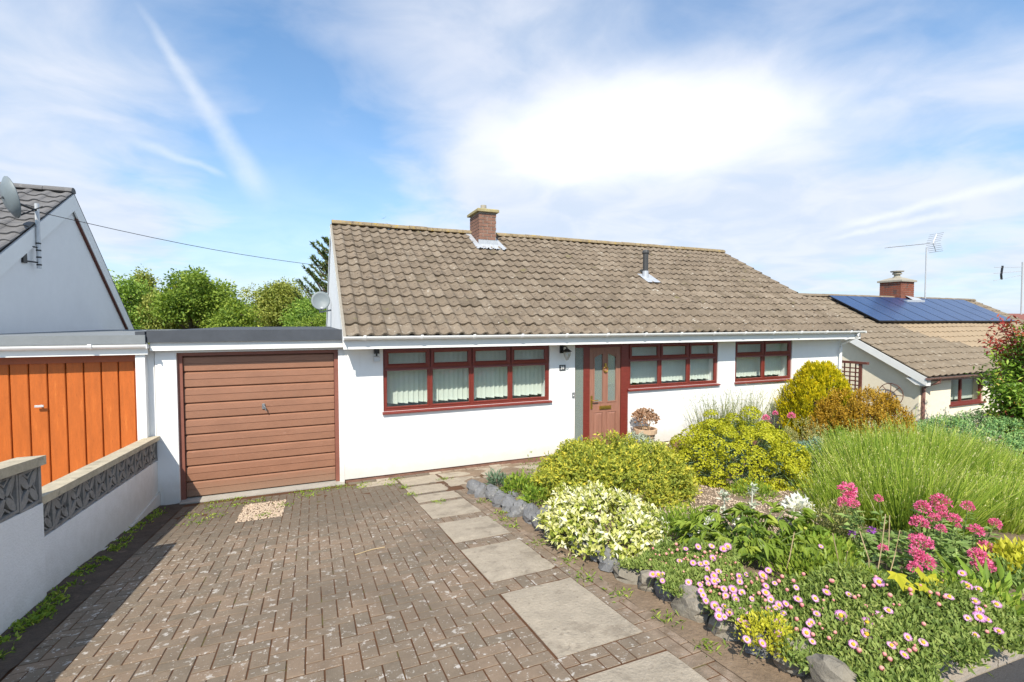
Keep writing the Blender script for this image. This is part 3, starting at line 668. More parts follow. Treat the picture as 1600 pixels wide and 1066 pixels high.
# vent pipe with its lead slate
q = MB(); vx, vy = 7.75, 1.86; vz = roof_z(vy)
q.tube([(vx, vy, vz + .16), (vx, vy, vz + .60)], .066, 14); q.lathe([(.066, 0), (.085, .02), (.085, .05), (.07, .085), (.03, .105)], (vx, vy, vz + .60), 14)
vp = q.build('vent_pipe', 'vent', house)
q = MB(); q.tube([(vx, vy, vz - .04), (vx, vy, vz + .18)], [.085, .072], 14)
q.add([(vx - .16, vy - .30, roof_z(vy - .30) + .045), (vx + .24, vy - .30, roof_z(vy - .30) + .05), (vx + .22, vy + .12, roof_z(vy + .12) + .05), (vx - .16, vy + .12, roof_z(vy + .12) + .05)], [(0, 1, 2, 3)])
q.build('collar', 'lead', vp)
# front door with its glazed side light
q = MB(); x0, x1, z0, z1 = DOOR
q.box(x0, x0 + .022, .03, .11, z0, z1); q.box(x1 - .165, x1, .022, .11, z0, z1); q.box(x0 + .022, x1 - .165, .03, .11, z1 - .08, z1)
q.box(4.865, 5.005, .030, .11, z0, z1 - .08); q.box(4.677, 4.865, .03, .11, z0, z0 + .06); q.box(5.005, x1 - .165, .0, .11, z0 - .06, z0 + .05)
dr = q.build('door_frame', 'rosewood', house)
q = MB(); q.box(4.67, 4.872, .040, .046, z0 + .05, z1 - .07); q.build('side_light', 'glass_dim', dr)
LX0, LX1, LZ0, LZ1 = 5.01, 5.73, z0 + .055, z1 - .085
lw = LX1 - LX0; GL = [(LX0 + .105, LX0 + .305), (LX1 - .305, LX1 - .105)]
q = MB(); open_wall(q, LX0, LX1, LZ0, LZ1, .045, .095, [(a, b, .99, 1.95) for a, b in GL])
leaf = q.build('front_door', 'door_wood', house)
for a, b in GL:
    q = MB(); q.box(a, b, .068, .074, .99, 1.95); q.build('pane', 'glass_dim', leaf)
    q = MB(); arch = []   # bead round the arched pane, corner spandrels at its head
    frame_rect(q, a - .02, b + .02, .97, 1.97, .036, .0449, .024)
    out = a if a < 5.3 else b; inn = b if a < 5.3 else a
    pts = [(out, 1.945), (inn, 1.945), (inn, 1.935)] + [(inn + (out - inn) * t, 1.935 - .075 * t ** 1.6) for t in (.25, .5, .75, 1)]
    pts = pts if (a < 5.3) else pts
    q.prism(pts if a >= 5.3 else pts[::-1], .05, .067, 'y'); q.build('bead', 'door_wood', leaf)
    q = MB(); frame_rect(q, a - .015, b + .015, .20, .80, .034, .0448, .022); q.add([(a + .012, .0445, .227), (b - .012, .0445, .227), (b - .012, .0445, .773), (a + .012, .0445, .773), (a + .04, .032, .255), (b - .04, .032, .255), (b - .04, .032, .745), (a + .04, .032, .745)],
        [(0, 1, 5, 4), (1, 2, 6, 5), (2, 3, 7, 6), (3, 0, 4, 7), (4, 5, 6, 7)]); q.build('panel', 'door_wood', leaf)
xm = (LX0 + LX1) / 2
q = MB(); q.cbox(xm - .135, xm + .135, .026, .045, .838, .905, .004); q.box(xm - .105, xm + .105, .018, .026, .855, .888); q.build('letter_plate', 'brass', leaf)
q = MB(); q.lathe([(.03, 0), (.03, .012)], (0, 0, 0), 12); q2 = MB()
q2.tube([(xm + .05 * math.sin(t), .026, 1.63 + .05 * math.cos(t)) for t in [6.283 * k / 14 for k in range(15)]], .011, 6, caps=False); q2.box(xm - .018, xm + .018, .022, .045, 1.67, 1.75); q2.box(xm - .022, xm + .022, .022, .045, 1.565, 1.60)
q2.build('knocker', 'brass', leaf)
q = MB(); q.cbox(LX0 + .022, LX0 + .062, .030, .045, .86, 1.12, .004); q.tube([(LX0 + .042, .04, 1.03), (LX0 + .042, -.012, 1.03), (LX0 + .07, -.018, 1.03), (LX0 + .165, -.016, 1.03)], .010, 8); q.build('handle', 'brass', leaf)
# things fixed to the front wall
t = thing('wall_lantern', 'black wall lantern with clear glass shade left of the front door', 'lamp', (4.36, 0, 1.98))
q = MB(); q.lathe([(.045, 0), (.045, .0)], (4.36, -.01, 2.06)); q = MB(); q.cbox(4.32, 4.39, -.03, -.001, 1.98, 2.13, .01); q.tube([(4.355, -.03, 2.07), (4.37, -.09, 2.11), (4.39, -.15, 2.10), (4.39, -.16, 2.07)], .011, 8)
q.build('bracket', 'black', t)
q = MB(); q.lathe([(.012, .10), (.045, .075), (.085, .045), (.09, .035), (.075, .032)][::-1], (4.39, -.16, 1.98), 12); q.build('hood', 'black', t)
q = MB(); q.lathe([(.012, -.13), (.030, -.115), (.060, -.05), (.072, .0), (.070, .034)], (4.39, -.16, 1.98), 12); q.build('lamp_shade', glass_mat('lamp_glass', (.80, .80, .78), 2.2), t, smooth=True)
q = MB(); q.lathe([(.012, -.02), (.022, -.06), (.012, -.09)][::-1], (4.39, -.16, 2.0), 8); q.build('bulb', 'upvc', t)
t = thing('house_number', 'small dark slate house number 31 beside the front door', 'sign', (4.38, 0, 1.70))
q = MB(); q.cbox(4.315, 4.445, -.012, -.001, 1.645, 1.755, .002); q.build('plaque', 'slate', t)
fc = bpy.data.curves.new('number', 'FONT'); fc.body = '31'; fc.size = .088; fc.align_x = 'CENTER'; fc.align_y = 'CENTER'; fc.extrude = .001; fc.offset = .002; fc.materials.append(M['white_ink'])
tmp = bpy.data.objects.new('tmp', fc); COL.objects.link(tmp); bpy.context.view_layer.update()
nm_ = bpy.data.meshes.new_from_object(tmp.evaluated_get(bpy.context.evaluated_depsgraph_get())); bpy.data.objects.remove(tmp)
link('number', nm_, t, (4.38, -.0135, 1.70), (R(90), 0, 0))
t = thing('security_light', 'black and grey security lamp under the eaves left of the wide window', 'lamp', (.965, 0, 2.0))
q = MB(); q.cbox(.925, 1.005, -.09, -.001, 2.06, 2.152, .01); q.tube([(.965, -.05, 2.06), (.965, -.06, 2.02)], .012, 8); q.build('bracket', 'black', t)
q = MB(); q.cbox(.918, 1.012, -.10, -.03, 1.935, 2.02, .015); q.build('lamp_head', 'galv', t)
t = thing('door_bell', 'small grey door bell box on the wall beside the glass side light', 'door bell', (4.615, 0, 1.17))
q = MB(); q.cbox(4.59, 4.64, -.022, -.001, 1.12, 1.22, .004); q.build('case', 'grey_metal', t); q = MB(); q.lathe([(.012, 0), (.012, .006)], (0, 0, 0), 10)
q2 = MB(); q2.box(4.605, 4.625, -.027, -.022, 1.15, 1.17); q2.build('button', 'upvc', t)
t = thing('satellite_dish', 'pale grey satellite dish on the gable of the white bungalow in front of trees', 'satellite dish', (HX0, 4.5, 3.0))
q = MB(); n = 20; V = []; F = []; c = Vector((.22, 4.42, 3.08)); nrm = Vector((-.05, -1, .22)).normalized(); ax = nrm.cross(Vector((0, 0, 1))).normalized(); ay = ax.cross(nrm)
for rr, dp in ((.001, -.05), (.10, -.043), (.17, -.022), (.215, 0), (.215, -.008), (.10, -.055), (.001, -.06)):
    V += [c + (ax * math.cos(6.283 * k / n) + ay * math.sin(6.283 * k / n) * 1.06) * rr + nrm * dp for k in range(n)]
for i in range(6):
    for k in range(n): F.append((i * n + k, i * n + (k + 1) % n, (i + 1) * n + (k + 1) % n, (i + 1) * n + k))
q.add(V, F); q.build('reflector', 'dish', t, smooth=True)
q = MB(); q.tube([(.2, 4.47, 3.0), (.2, 4.55, 2.8), (.47, 4.58, 2.86)], .02, 8); q.tube([(.22, 4.40, 2.87), (.24, 4.12, 2.86)], .012, 6); q.tube([(.24, 4.14, 2.86), (.235, 4.08, 2.90)], .03, 8); q.build('arm', 'grey_metal', t)
# two birds over the ridge
for i, (x, y, z, a, lb) in enumerate(((3.89, 20, 8.42, .5, 'small dark bird gliding in the sky, higher of the two'), (4.12, 20, 8.07, -.6, 'small dark bird banking in the sky, lower of the two'))):
    t = thing('bird', lb, 'bird', (x, y, z), 'birds above the roof')
    q = MB(); c = Vector((x, y, z)); s = .19
    pr = lambda u, v, w: c + Vector((u * math.cos(a) - w * math.sin(a), v, u * math.sin(a) + w * math.cos(a))) * s
    V = [pr(*p) for p in ((0, -.45, .02), (.10, -.05, 0), (0, .5, 0), (-.10, -.05, 0), (0, 0, .08), (0, 0, -.08), (.5, .02, .12), (1.0, .25, .02), (.45, .2, .10), (-.5, .02, .12), (-1.0, .25, .02), (-.45, .2, .10))]
    q.add(V, [(0, 1, 4), (0, 4, 3), (1, 2, 4), (4, 2, 3), (0, 5, 1), (0, 3, 5), (1, 5, 2), (5, 3, 2), (1, 6, 8), (6, 7, 8), (3, 11, 9), (9, 11, 10), (1, 8, 2), (3, 2, 11)]); q.build('body', 'black', t)

# ------------------------------------------------------------------ garage
gar = thing('garage', 'white flat-roofed garage with brown ribbed door joined to the bungalow', 'garage', (-.8, 0, 0))
q = MB(); open_wall(q, -2.0, HX0 - .002, -.25, 2.20, 0, .2, [(-1.75, .385, -.3, 2.135)]); q.box(-2.0, -1.85, .2, 6, -.25, 2.2); q.box(-1.85, HX0 - .03, 5.9, 6, -.25, 2.2); q.build('wall', 'render', gar)
q = MB(); q.box(-2.02, HX0 - .001, -.12, -.095, 2.175, 2.31); q.build('fascia', 'fascia', gar)
q = MB(); q.box(-2.04, HX0 + .0, -.165, -.121, 2.29, 2.455); q.box(-2.04, HX0 - .003, -.12, 6.1, 2.312, 2.44); q.build('roof', 'felt', gar)
q = MB(); q.box(-1.75, -1.69, .05, .16, -.02, 2.135); q.box(.325, .385, .05, .16, -.02, 2.135); q.box(-1.69, .325, .05, .16, 2.085, 2.135); q.build('door_frame', 'garage_frame', gar)
q = MB(); q.box(-1.69, .325, .14, .16, .03, 2.085); gd = q.build('garage_door', 'garage_frame', gar)
dz = (2.08 - .035) / 9
for i in range(9):
    a = .035 + i * dz; b = a + dz - .004; q = MB()
    q.prism([(.14, a), (.098, a + .006), (.084, a + .018), (.082, a + dz * .50), (.089, a + dz * .505), (.089, a + dz * .53), (.082, a + dz * .54), (.084, b - .02), (.112, b), (.14, b)], -1.685, .320, 'x'); q.build('panel', 'garage_brown', gd)
q = MB(); q.cbox(-.70, -.66, .066, .084, 1.26, 1.34, .005); q.tube([(-.68, .07, 1.32), (-.68, .035, 1.32), (-.655, .03, 1.29), (-.645, .03, 1.235)], [.012, .012, .010, .008], 8); q.build('handle', 'grey_metal', gd)
q = MB(); q.box(-1.74, .45, -.11, .14, -.06, .028); q.build('threshold', 'concrete', gar)

# neighbour's garage
ng = thing('neighbour_garage', 'garage with orange plank door and pale felt edge behind the block wall', 'garage', (-3.4, 0, 0))
q = MB(); open_wall(q, -4.75, -2.012, -.6, 2.24, .02, .2, [(-4.55, -2.19, -.7, 2.12)]); q.box(-4.75, -4.6, .2, 6, -.6, 2.2); q.box(-2.15, -2.012, .2, 6, -.6, 2.2); q.build('wall', 'render', ng)
q = MB(); q.box(-2.19, -2.085, -.10, .0195, -.4, 2.17); q.build('pier', 'render', ng)
q = MB(); q.box(-4.8, -2.05, -.20, -.14, 2.275, 2.395); q.box(-4.8, -2.05, -.139, 6, 2.29, 2.385); q.build('roof', 'felt_pale', ng)
q = MB(); q.box(-2.16, -2.055, -.19, .3, 2.396, 2.44); q.build('upstand', 'felt', ng)
q = MB(); q.box(-4.8, -2.04, -.138, -.115, 2.13, 2.289); q.build('fascia', 'fascia', ng)
gutter(ng, -4.8, -2.03, -.175, 2.268, 'upvc', r=.055, nb=3)
q = MB(); q.box(-4.55, -2.19, .03, .13, 2.03, 2.12); q.box(-2.235, -2.19, .03, .13, -.1, 2.03); q.box(-4.55, -4.505, .03, .13, -.1, 2.03); q.build('door_frame', 'orange_frame', ng)
q = MB(); q.box(-4.5, -2.24, .10, .13, -.1, 2.03); od = q.build('garage_door', 'orange_frame', ng)
x = -2.242; 
for i in range(12):
    q = MB(); w = .1865; d0 = random.uniform(-.002, .002); q.prism([(x - w + .006, .098), (x - w + .006, .074 + d0), (x - w + .013, .066 + d0), (x - .013, .066 + d0), (x - .006, .074 + d0), (x - .006, .098)], -.1, 2.028, 'z'); q.build('plank', 'orange_wood', od); x -= w
q = MB(); q.tube([(-3.245, .065, 1.485), (-3.245, .02, 1.485)], .012, 8); q.cbox(-3.29, -3.20, .005, .022, 1.472, 1.498, .003); q.build('handle', 'galv', od)

# neighbour's house beyond
nh = thing('neighbour_house', 'pale grey gabled house with grey tiled roof beyond the orange garage', 'house', (-4.6, 4.5, 0))
NRY, NRZ = 4.5, 5.20; NF = .59; NB = .84
q = MB(); q.prism([(-1.5, 0), (8.0, 0), (8.0, NRZ - NB * 3.5 - .12), (NRY, NRZ - .14), (-1.5, NRZ - NF * 6.0 - .14)], -4.70, -4.45, 'x'); q.box(-12, -4.70, -1.3, -1.05, 0, 1.9); q.box(-12, -4.70, 7.7, 7.95, 0, 2.1); q.build('wall', 'grey_render', nh)
q = MB()
for (a, b, h0, h1) in (((-1.75), NRY, NRZ - NF * 6.25, NRZ), (NRY, 8.15, NRZ, NRZ - NB * 3.65)):
    q.prism([(a, h0 - .05), (b, h1 - .05), (b, h1 - .13), (a, h0 - .13)], -12, -4.42, 'x')
nr = q.build('roof', 'underlay', nh)
lay_tiles(nr, -11.8, -4.40, -1.75, NRZ - NF * 6.25 - .02, NRY, NRZ - .02, 'tile_grey', w=.30, nmax=300, xcut=lambda x, s: x > -9.0 and s > 1.5)
q = MB(); q.prism([(NRY, NRZ - .05), (8.15, NRZ - NB * 3.65 - .05), (8.15, NRZ - NB * 3.65 + .02), (NRY, NRZ + .01)], -12, -4.40, 'x'); q.build('rear_slope', 'tile_grey', nr)
ridge_tiles(nr, -11.7, -4.39, NRY, NRZ + .03, 'tile_grey')
q = MB()
for (a, b, h0, h1) in ((-1.75, NRY, NRZ - NF * 6.25, NRZ), (NRY, 8.15, NRZ, NRZ - NB * 3.65)):
    q.prism([(a, h0 - .38), (b, h1 - .38), (b, h1 - .055), (a, h0 - .055)], -4.418, -4.39, 'x')
q.build('barge_board', 'fascia', nh)
q = MB(); q.prism([(NRY + .15, NRZ - .42 - NB * .15), (8.1, NRZ - NB * 3.6 - .42), (8.1, NRZ - NB * 3.6 - .385), (NRY + .15, NRZ - .385 - NB * .15)], -4.448, -4.40, 'x'); q.build('trim', 'trellis', nh)
t = thing('dish_mast', 'striped aerial mast carrying a big grey dish on the grey gable', 'aerial', (-4.5, 2.9, 3.6))
q = MB(); q.tube([(-4.36, 2.95, 3.5), (-4.36, 2.95, 4.62)], .032, 10); q.build('pole', 'galv', t)
q = MB()
for z in (3.55, 3.68, 3.80, 3.92): q.tube([(-4.36, 2.95, z), (-4.36, 2.95, z + .025)], .036, 10)
q.build('band', 'black', t)
q = MB(); q.tube([(-4.45, 2.68, 3.60), (-4.36, 2.95, 3.60)], .014, 6); q.tube([(-4.45, 2.68, 3.86), (-4.36, 2.95, 3.86)], .014, 6); q.box(-4.449, -4.42, 2.60, 2.72, 3.56, 3.90); q.build('bracket', 'black', t)
q = MB(); n = 20; V = []; F = []; c = Vector((-4.44, 2.36, 4.58)); nrm = Vector((.82, -.55, .12)).normalized(); ax = nrm.cross(Vector((0, 0, 1))).normalized(); ay = ax.cross(nrm)
nrm = Vector((.80, .58, .22)).normalized(); ax = nrm.cross(Vector((0, 0, 1))).normalized(); ay = ax.cross(nrm)
for rr, dp in ((.001, .09), (.2, .07), (.33, .0), (.33, -.01), (.2, .055), (.001, .075)):
    V += [c + (ax * math.cos(6.283 * k / n) * .95 + ay * math.sin(6.283 * k / n)) * rr - nrm * dp for k in range(n)]
for i in range(5):
    for k in range(n): F.append((i * n + k, i * n + (k + 1) % n, (i + 1) * n + (k + 1) % n, (i + 1) * n + k))
q.add(V, F); q.build('reflector', 'dish', t, smooth=True)
q = MB(); q.tube([c - nrm * .1, (-4.36, 2.95, 4.5)], .02, 6); q.tube([c - ay * .3, c + nrm * .35 - ay * .15], .012, 6); q.build('arm', 'black', t)
t = thing('telephone_wire', 'thin black telephone wire strung between the grey gable and the white bungalow', 'cable', (-4.36, 2.95, 4.6))
a, b = Vector((-6.6, 1.7, 4.55)), Vector((-4.36, 2.95, 4.48)); c = Vector((.45, 5.4, 4.0)); q = MB()
q.tube([a.lerp(b, k / 4) - Vector((0, 0, .06 * math.sin(math.pi * k / 4))) for k in range(5)] + [b.lerp(c, k / 10) - Vector((0, 0, .10 * math.sin(math.pi * k / 10))) for k in range(1, 11)], .006, 5); q.build('strand', 'wire', t)

# ------------------------------------------------------------------ block wall on the left
def screen_block_mesh():
    """pierced block: square rim, four leaf shaped ribs on the diagonals, web set back between them"""
    q = MB(); h = .145; r = .022; d = .05
    frame_rect(q, -h, h, -h, h, -d, d, r)
    def leafrib(a, w0, L0, L1):
        n = 5; up = []; dn = []
        for k in range(n + 1):
            s = L0 + (L1 - L0) * k / n; w = w0 * math.sin(math.pi * (k / n * .86 + .07)) + .007
            ca, sa = math.cos(a), math.sin(a); up.append((s * ca - w * sa, s * sa + w * ca)); dn.append((s * ca + w * sa, s * sa - w * ca))
        q.prism(up + dn[::-1], -d + .006, d - .006, 'y')
    for k in range(4): leafrib(math.pi / 4 + k * math.pi / 2, .024, .012, .172)
    for k in range(4):
        a = k * math.pi / 2; ca, sa = math.cos(a), math.sin(a)
        pts = [(.122, -.075), (.122, .075), (.070, .0)]
        pts2 = [(.122, -.05), (.122, .05), (.086, .0)]
        P = lambda p: (p[0] * ca - p[1] * sa, p[0] * sa + p[1] * ca)
        poly = [P(pts[0]), P(pts2[0]), P(pts2[2]), P(pts2[1]), P(pts[1]), P(pts[2])]
        q.prism(poly, -d + .012, d - .012, 'y')
    return q.mesh('screen_block', 'screen_block')
SB = screen_block_mesh()
gw = thing('garden_wall', 'white rendered boundary wall topped with pierced screen blocks between the drives', 'wall', (-2.05, -2, 0))
def wall_z(y): return -.115 * y
q = MB()
q.prism([(-.002, -.5), (-3.17, -.3), (-3.17, .38 + .47), (-.002, .64)], -2.12, -2.0, 'x'); q.prism([(-.002, -.5), (-3.165, -.3), (-3.165, .36 + .02), (-1.2, .17), (-.002, .20)], -1.999, -1.975, 'x')
q.prism([(-3.172, -.3), (-7.4, 0.2), (-7.4, .89 + .68), (-3.172, 1.155)], -2.12, -1.955, 'x'); q.build('wall', 'render_old', gw)
ang = math.atan2(.21, -3.17)
L0 = Vector((0, -.01, .79)); L1 = Vector((0, -3.17, .995)); n = 11
for i in range(n):
    p = L0.lerp(L1, (i + .5) / n); link('screen_block', SB, gw, (-2.055, p.y, p.z), (0, math.atan(.21 / 3.17) * 0, R(90)), (.985, 1, .93 + 0 * i))
q = MB(); q.prism([(-.002, .93), (-3.17, 1.135), (-3.17, 1.20), (-.002, .985)], -2.13, -1.965, 'x'); q.build('coping', 'coping', gw)
for i in range(12):
    y = -3.34 - i * .30; link('screen_block', SB, gw, (-2.01, y, 1.155 + .155 + (-3.2 - y) * .10), (0, 0, R(90)), (1.0, 1.05, 1.02))
q = MB(); q.prism([(-3.172, 1.46), (-7.4, 1.88), (-7.4, 1.95), (-3.172, 1.53)], -2.10, -1.925, 'x'); q.build('coping', 'coping', gw)
q = MB(); q.box(-2.09, -1.96, -3.19, -3.1705, 1.156, 1.459); q.build('end_block', 'screen_block', gw)

# ------------------------------------------------------------------ bungalow down the road
B0, B1 = 15.9, 28.2; BE_Y, BE_Z, BR_Y, BR_Z = -.22, 1.09, 4.35, 3.55; GFZ = -1.3
nb = thing('neighbour_bungalow', 'cream bungalow with solar panels on its grey-brown roof down the road', 'house', (B0, 0, GFZ))
q = MB(); open_wall(q, B0, B1, GFZ - .5, 1.0, .05, .3, [(17.48, 19.25, .10, 1.0)])
for xa in (B0, B1 - .25): q.prism([(.3, GFZ - .5), (8.6, GFZ - .5), (8.6, 1.02), (BR_Y, BR_Z - .1), (.3, 1.25)], xa, xa + .25, 'x')
q.box(B0 + .25, B1 - .25, 8.3, 8.6, GFZ, 1.0); q.box(B0 + .25, B1 - .25, .4, 8.3, GFZ - .02, GFZ); q.build('wall', 'cream', nb)
q = MB(); frame_rect(q, 17.48, 19.25, .10, 1.0, .09, .15, .07); q.box(18.08, 18.15, .09, .15, .17, .93); win = q.build('window', 'rosewood', nb)
q = MB(); q.box(17.55, 18.08, .12, .125, .17, .93); q.build('pane', 'glass', win); q = MB(); q.box(18.15, 19.18, .12, .125, .17, .93); q.build('pane', 'glass', win)
q = MB(); q.box(17.42, 19.33, -.01, .09, .06, .11); q.build('sill', 'rosewood', win)
q = MB(); k = 0; x = 17.6
while x < 19.2: q.add([(x, .30, .18), (x + .045, .34, .18), (x + .045, .34, .95), (x, .30, .95)], [(0, 1, 2, 3)]); q.add([(x + .045, .34, .18), (x + .09, .30, .18), (x + .09, .30, .95), (x + .045, .34, .95)], [(0, 1, 2, 3)]); x += .09
q.build('net_curtain', 'blind', win)
q = MB(); q.prism([(BE_Y, BE_Z - .06), (BR_Y, BR_Z - .06), (BR_Y, BR_Z - .14), (BE_Y, BE_Z - .14)], B0 - .18, B1 + .18, 'x'); q.prism([(BR_Y, BR_Z - .06), (8.9, BE_Z - .06), (8.9, BE_Z - .14), (BR_Y, BR_Z - .14)], B0 - .18, B1 + .18, 'x'); br = q.build('roof', 'underlay', nb)
bp = math.atan2(BR_Z - BE_Z, BR_Y - BE_Y)
lay_tiles(br, B0 - .2, B1 + .2, BE_Y, BE_Z - .03, BR_Y, BR_Z - .03, 'tile_old', w=.30, mats=['tile_old', 'tile_clean'], pick=lambda x, s: 1 if (.95 + max(0, 21.4 - x) * .55 < s < 3.2 and 19.0 + .6 * (s < 1.6) < x < 27.2) else 0)
q = MB(); q.prism([(BR_Y, BR_Z - .055), (8.9, BE_Z - .055), (8.9, BE_Z + .0), (BR_Y, BR_Z)], B0 - .18, B1 + .18, 'x'); q.build('rear_slope', 'tile_old', br)
ridge_tiles(br, B0 - .2, B1 + .2, BR_Y, BR_Z + .04, 'tile_old')
q = MB(); q.prism([(BE_Y + .0, BE_Z - .30), (BR_Y, BR_Z - .27), (BR_Y, BR_Z - .065), (BE_Y, BE_Z - .065)], B0 - .205, B0 - .182, 'x'); q.prism([(BR_Y, BR_Z - .27), (8.9, BE_Z - .3), (8.9, BE_Z - .065), (BR_Y, BR_Z - .065)], B0 - .205, B0 - .182, 'x')
q.prism([(BE_Y, BE_Z - .30), (.05, BE_Z - .30), (.30, BE_Z - .12), (BE_Y, BE_Z - .12)], B0 - .18, B0 - .001, 'x'); q.build('barge_board', 'fascia', nb)
q = MB(); q.box(B0 - .15, B1 + .1, BE_Y + .03, .049, .99, 1.0); q.box(B0 - .15, B1 + .1, BE_Y + .02, BE_Y + .045, .90, 1.03); q.build('fascia', 'brown_plastic', nb)
gutter(nb, B0 - .22, B1 + .18, BE_Y - .045, 1.02, 'brown_plastic', r=.06, nb=10)
q = MB(); q.tube([(B0 + .35, BE_Y - .04, .97), (B0 + .35, BE_Y - .04, .88), (B0 + .12, .0, .70), (B0 + .12, -.01, GFZ)], .045, 8); q.build('downpipe', 'brown_plastic', nb)
chimney(nb, 22.3, 23.2, 4.05, 4.85, 3.2, 4.22, 'brick_red', 'pot_clay', capmode='pyr')
q = MB(); q.box(22.2, 23.4, 3.75, 4.03, BR_Z - .25, BR_Z - .09); q.add([(22.9, 3.6, BR_Z - .30), (23.6, 3.6, BR_Z - .30), (23.5, 4.04, BR_Z + .02), (22.6, 4.04, BR_Z + .1)], [(0, 1, 2, 3)]); q.build('flashing', 'lead', nb)
# solar array
sa = thing('solar_array', 'row of dark blue solar panels on the roof of the cream bungalow', 'solar panels', (22, 2.3, 2.5))
sx0, sx1, npan = 17.95, 27.0, 9; pw = (sx1 - sx0) / npan; s0, s1 = 2.95, 4.98; cb, sb = math.cos(bp), math.sin(bp)
def on_roof(s, h): return (BE_Y + s * cb - h * sb, BE_Z + s * sb + h * cb)
for i in range(npan):
    a, b = sx0 + i * pw + .008, sx0 + (i + 1) * pw - .008; q = MB()
    P = [on_roof(s0, .13), on_roof(s1, .13), on_roof(s1, .09), on_roof(s0, .09)]; q.prism(P, a, b, 'x', 0); pn = q.build('panel', 'solar_frame', sa)
    q = MB(); P = [on_roof(s0 + .025, .134), on_roof(s1 - .025, .134), on_roof(s1 - .025, .1305), on_roof(s0 + .025, .1305)]; q.prism(P, a + .02, b - .02, 'x'); q.build('cells', 'solar', pn)
q = MB()
for s in (s0 + .45, s1 - .45):
    y, z = on_roof(s, .065); q.box(sx0 - .1, sx1 + .1, y - .03, y + .03, z - .03, z + .01)
q.build('rail', 'black', sa)
def yagi(t, base, top, boom0, boom1, m='galv'):
    q = MB(); q.tube([base, top], .028, 8); q.build('mast', m, t)
    b0, b1 = Vector(boom0), Vector(boom1); q = MB(); q.tube([b0, b1], .016, 6); q.build('boom', m, t)
    d = (b1 - b0).normalized(); sd = d.cross(Vector((0, 0, 1))).normalized(); q = MB()
    for k in range(13):
        p = b0.lerp(b1, k / 15 + .01); q.tube([p - sd * .14, p + sd * .14], .011, 5)
    q.build('element', m, t)
    q = MB(); e = b1
    for s in (-1, 1):
        tip = e + d * -.05 + Vector((0, 0, s * .38)) + d * .10
        q.tube([e - d * .12, tip], .012, 5)
        for k in range(5):
            p = (e - d * .12).lerp(tip, .15 + .85 * k / 4); q.tube([p - sd * .30, p + sd * .30], .010, 5)
    q.build('reflector', m, t)
t = thing('television_aerial', 'yagi television aerial on a tall mast by the red brick chimney', 'aerial', (23.4, 4.3, 3.5))
yagi(t, (24.1, 4.1, 3.3), (24.08, 4.1, 5.72), (22.2, 4.55, 5.66), (24.5, 4.0, 5.92))
# a further house down the road
fh = thing('far_house', 'house with dark red roof half hidden behind the red tipped shrub', 'house', (36, 4, -2))
q = MB(); q.box(32.5, 44, 1.2, 9, -3, 1.2); q.build('wall', 'cream', fh)
q = MB(); q.prism([(.8, 1.2), (5.1, 3.0), (9.4, 1.2)], 32.2, 44.3, 'x'); q.build('roof', mat('dull_red_roof', (.22, .085, .065), .9, .2, 3, .4, 30), fh)
t = thing('far_aerial', 'thin aerial mast with three prongs at the right edge behind the shrub', 'aerial', (34.5, 5, 3))
q = MB(); q.tube([(34.5, 5, 2.8), (34.42, 5, 5.7)], .04, 6); q.build('mast', 'galv', t)
q = MB()
for z, dz in ((5.45, .02), (5.22, -.06), (5.0, -.22)): q.tube([(34.4, 5, z), (33.9, 5, z - .04 + .0), (32.4, 5.3, z + dz - .1)], .014, 5)
q.build('prong', 'galv', t)
q = MB(); q.tube([(32.9, 5.2, 4.75), (32.85, 5.2, 5.0), (32.95, 5.2, 5.45)], .05, 6); q.build('dipole', 'black', t)
# trellis and garden wheel in the gap
t = thing('trellis_panel', 'dark brown square trellis with a flat top rail in the gap between bungalows', 'trellis', (14.85, 1.2, -.6))
X = 14.85
def bar(nm, *a):
    q = MB(); q.box(*a); q.build(nm, 'trellis', t)
bar('post', X - .03, X + .03, .97, 1.04, -1.0, 1.33); bar('post', X - .03, X + .03, 1.56, 1.63, -1.0, 1.33); bar('top_rail', X - .05, X + .05, .80, 1.75, 1.331, 1.40)
for k in range(9): z = .18 + k * .125; bar('slat', X - .012, X + .002, 1.04, 1.56, z, z + .035)
for y in (1.13, 1.29, 1.45): bar('upright', X + .003, X + .016, y, y + .035, -.6, 1.33)
t = thing('garden_wheel', 'rusty spoked wheel ornament against the cream gable wall', 'ornament', (15.8, .7, .1))
q = MB(); c = Vector((15.80, .72, .42)); q.tube([c + Vector((0, .33 * math.cos(a), .33 * math.sin(a))) for a in [6.283 * k / 24 for k in range(25)]], .011, 6, caps=False); q.build('rim', 'trellis', t)
q = MB()
for k in range(8): a = 6.283 * k / 8; q.tube([c, c + Vector((0, .32 * math.cos(a), .32 * math.sin(a)))], .010, 5)
q.build('spoke', 'trellis', t)
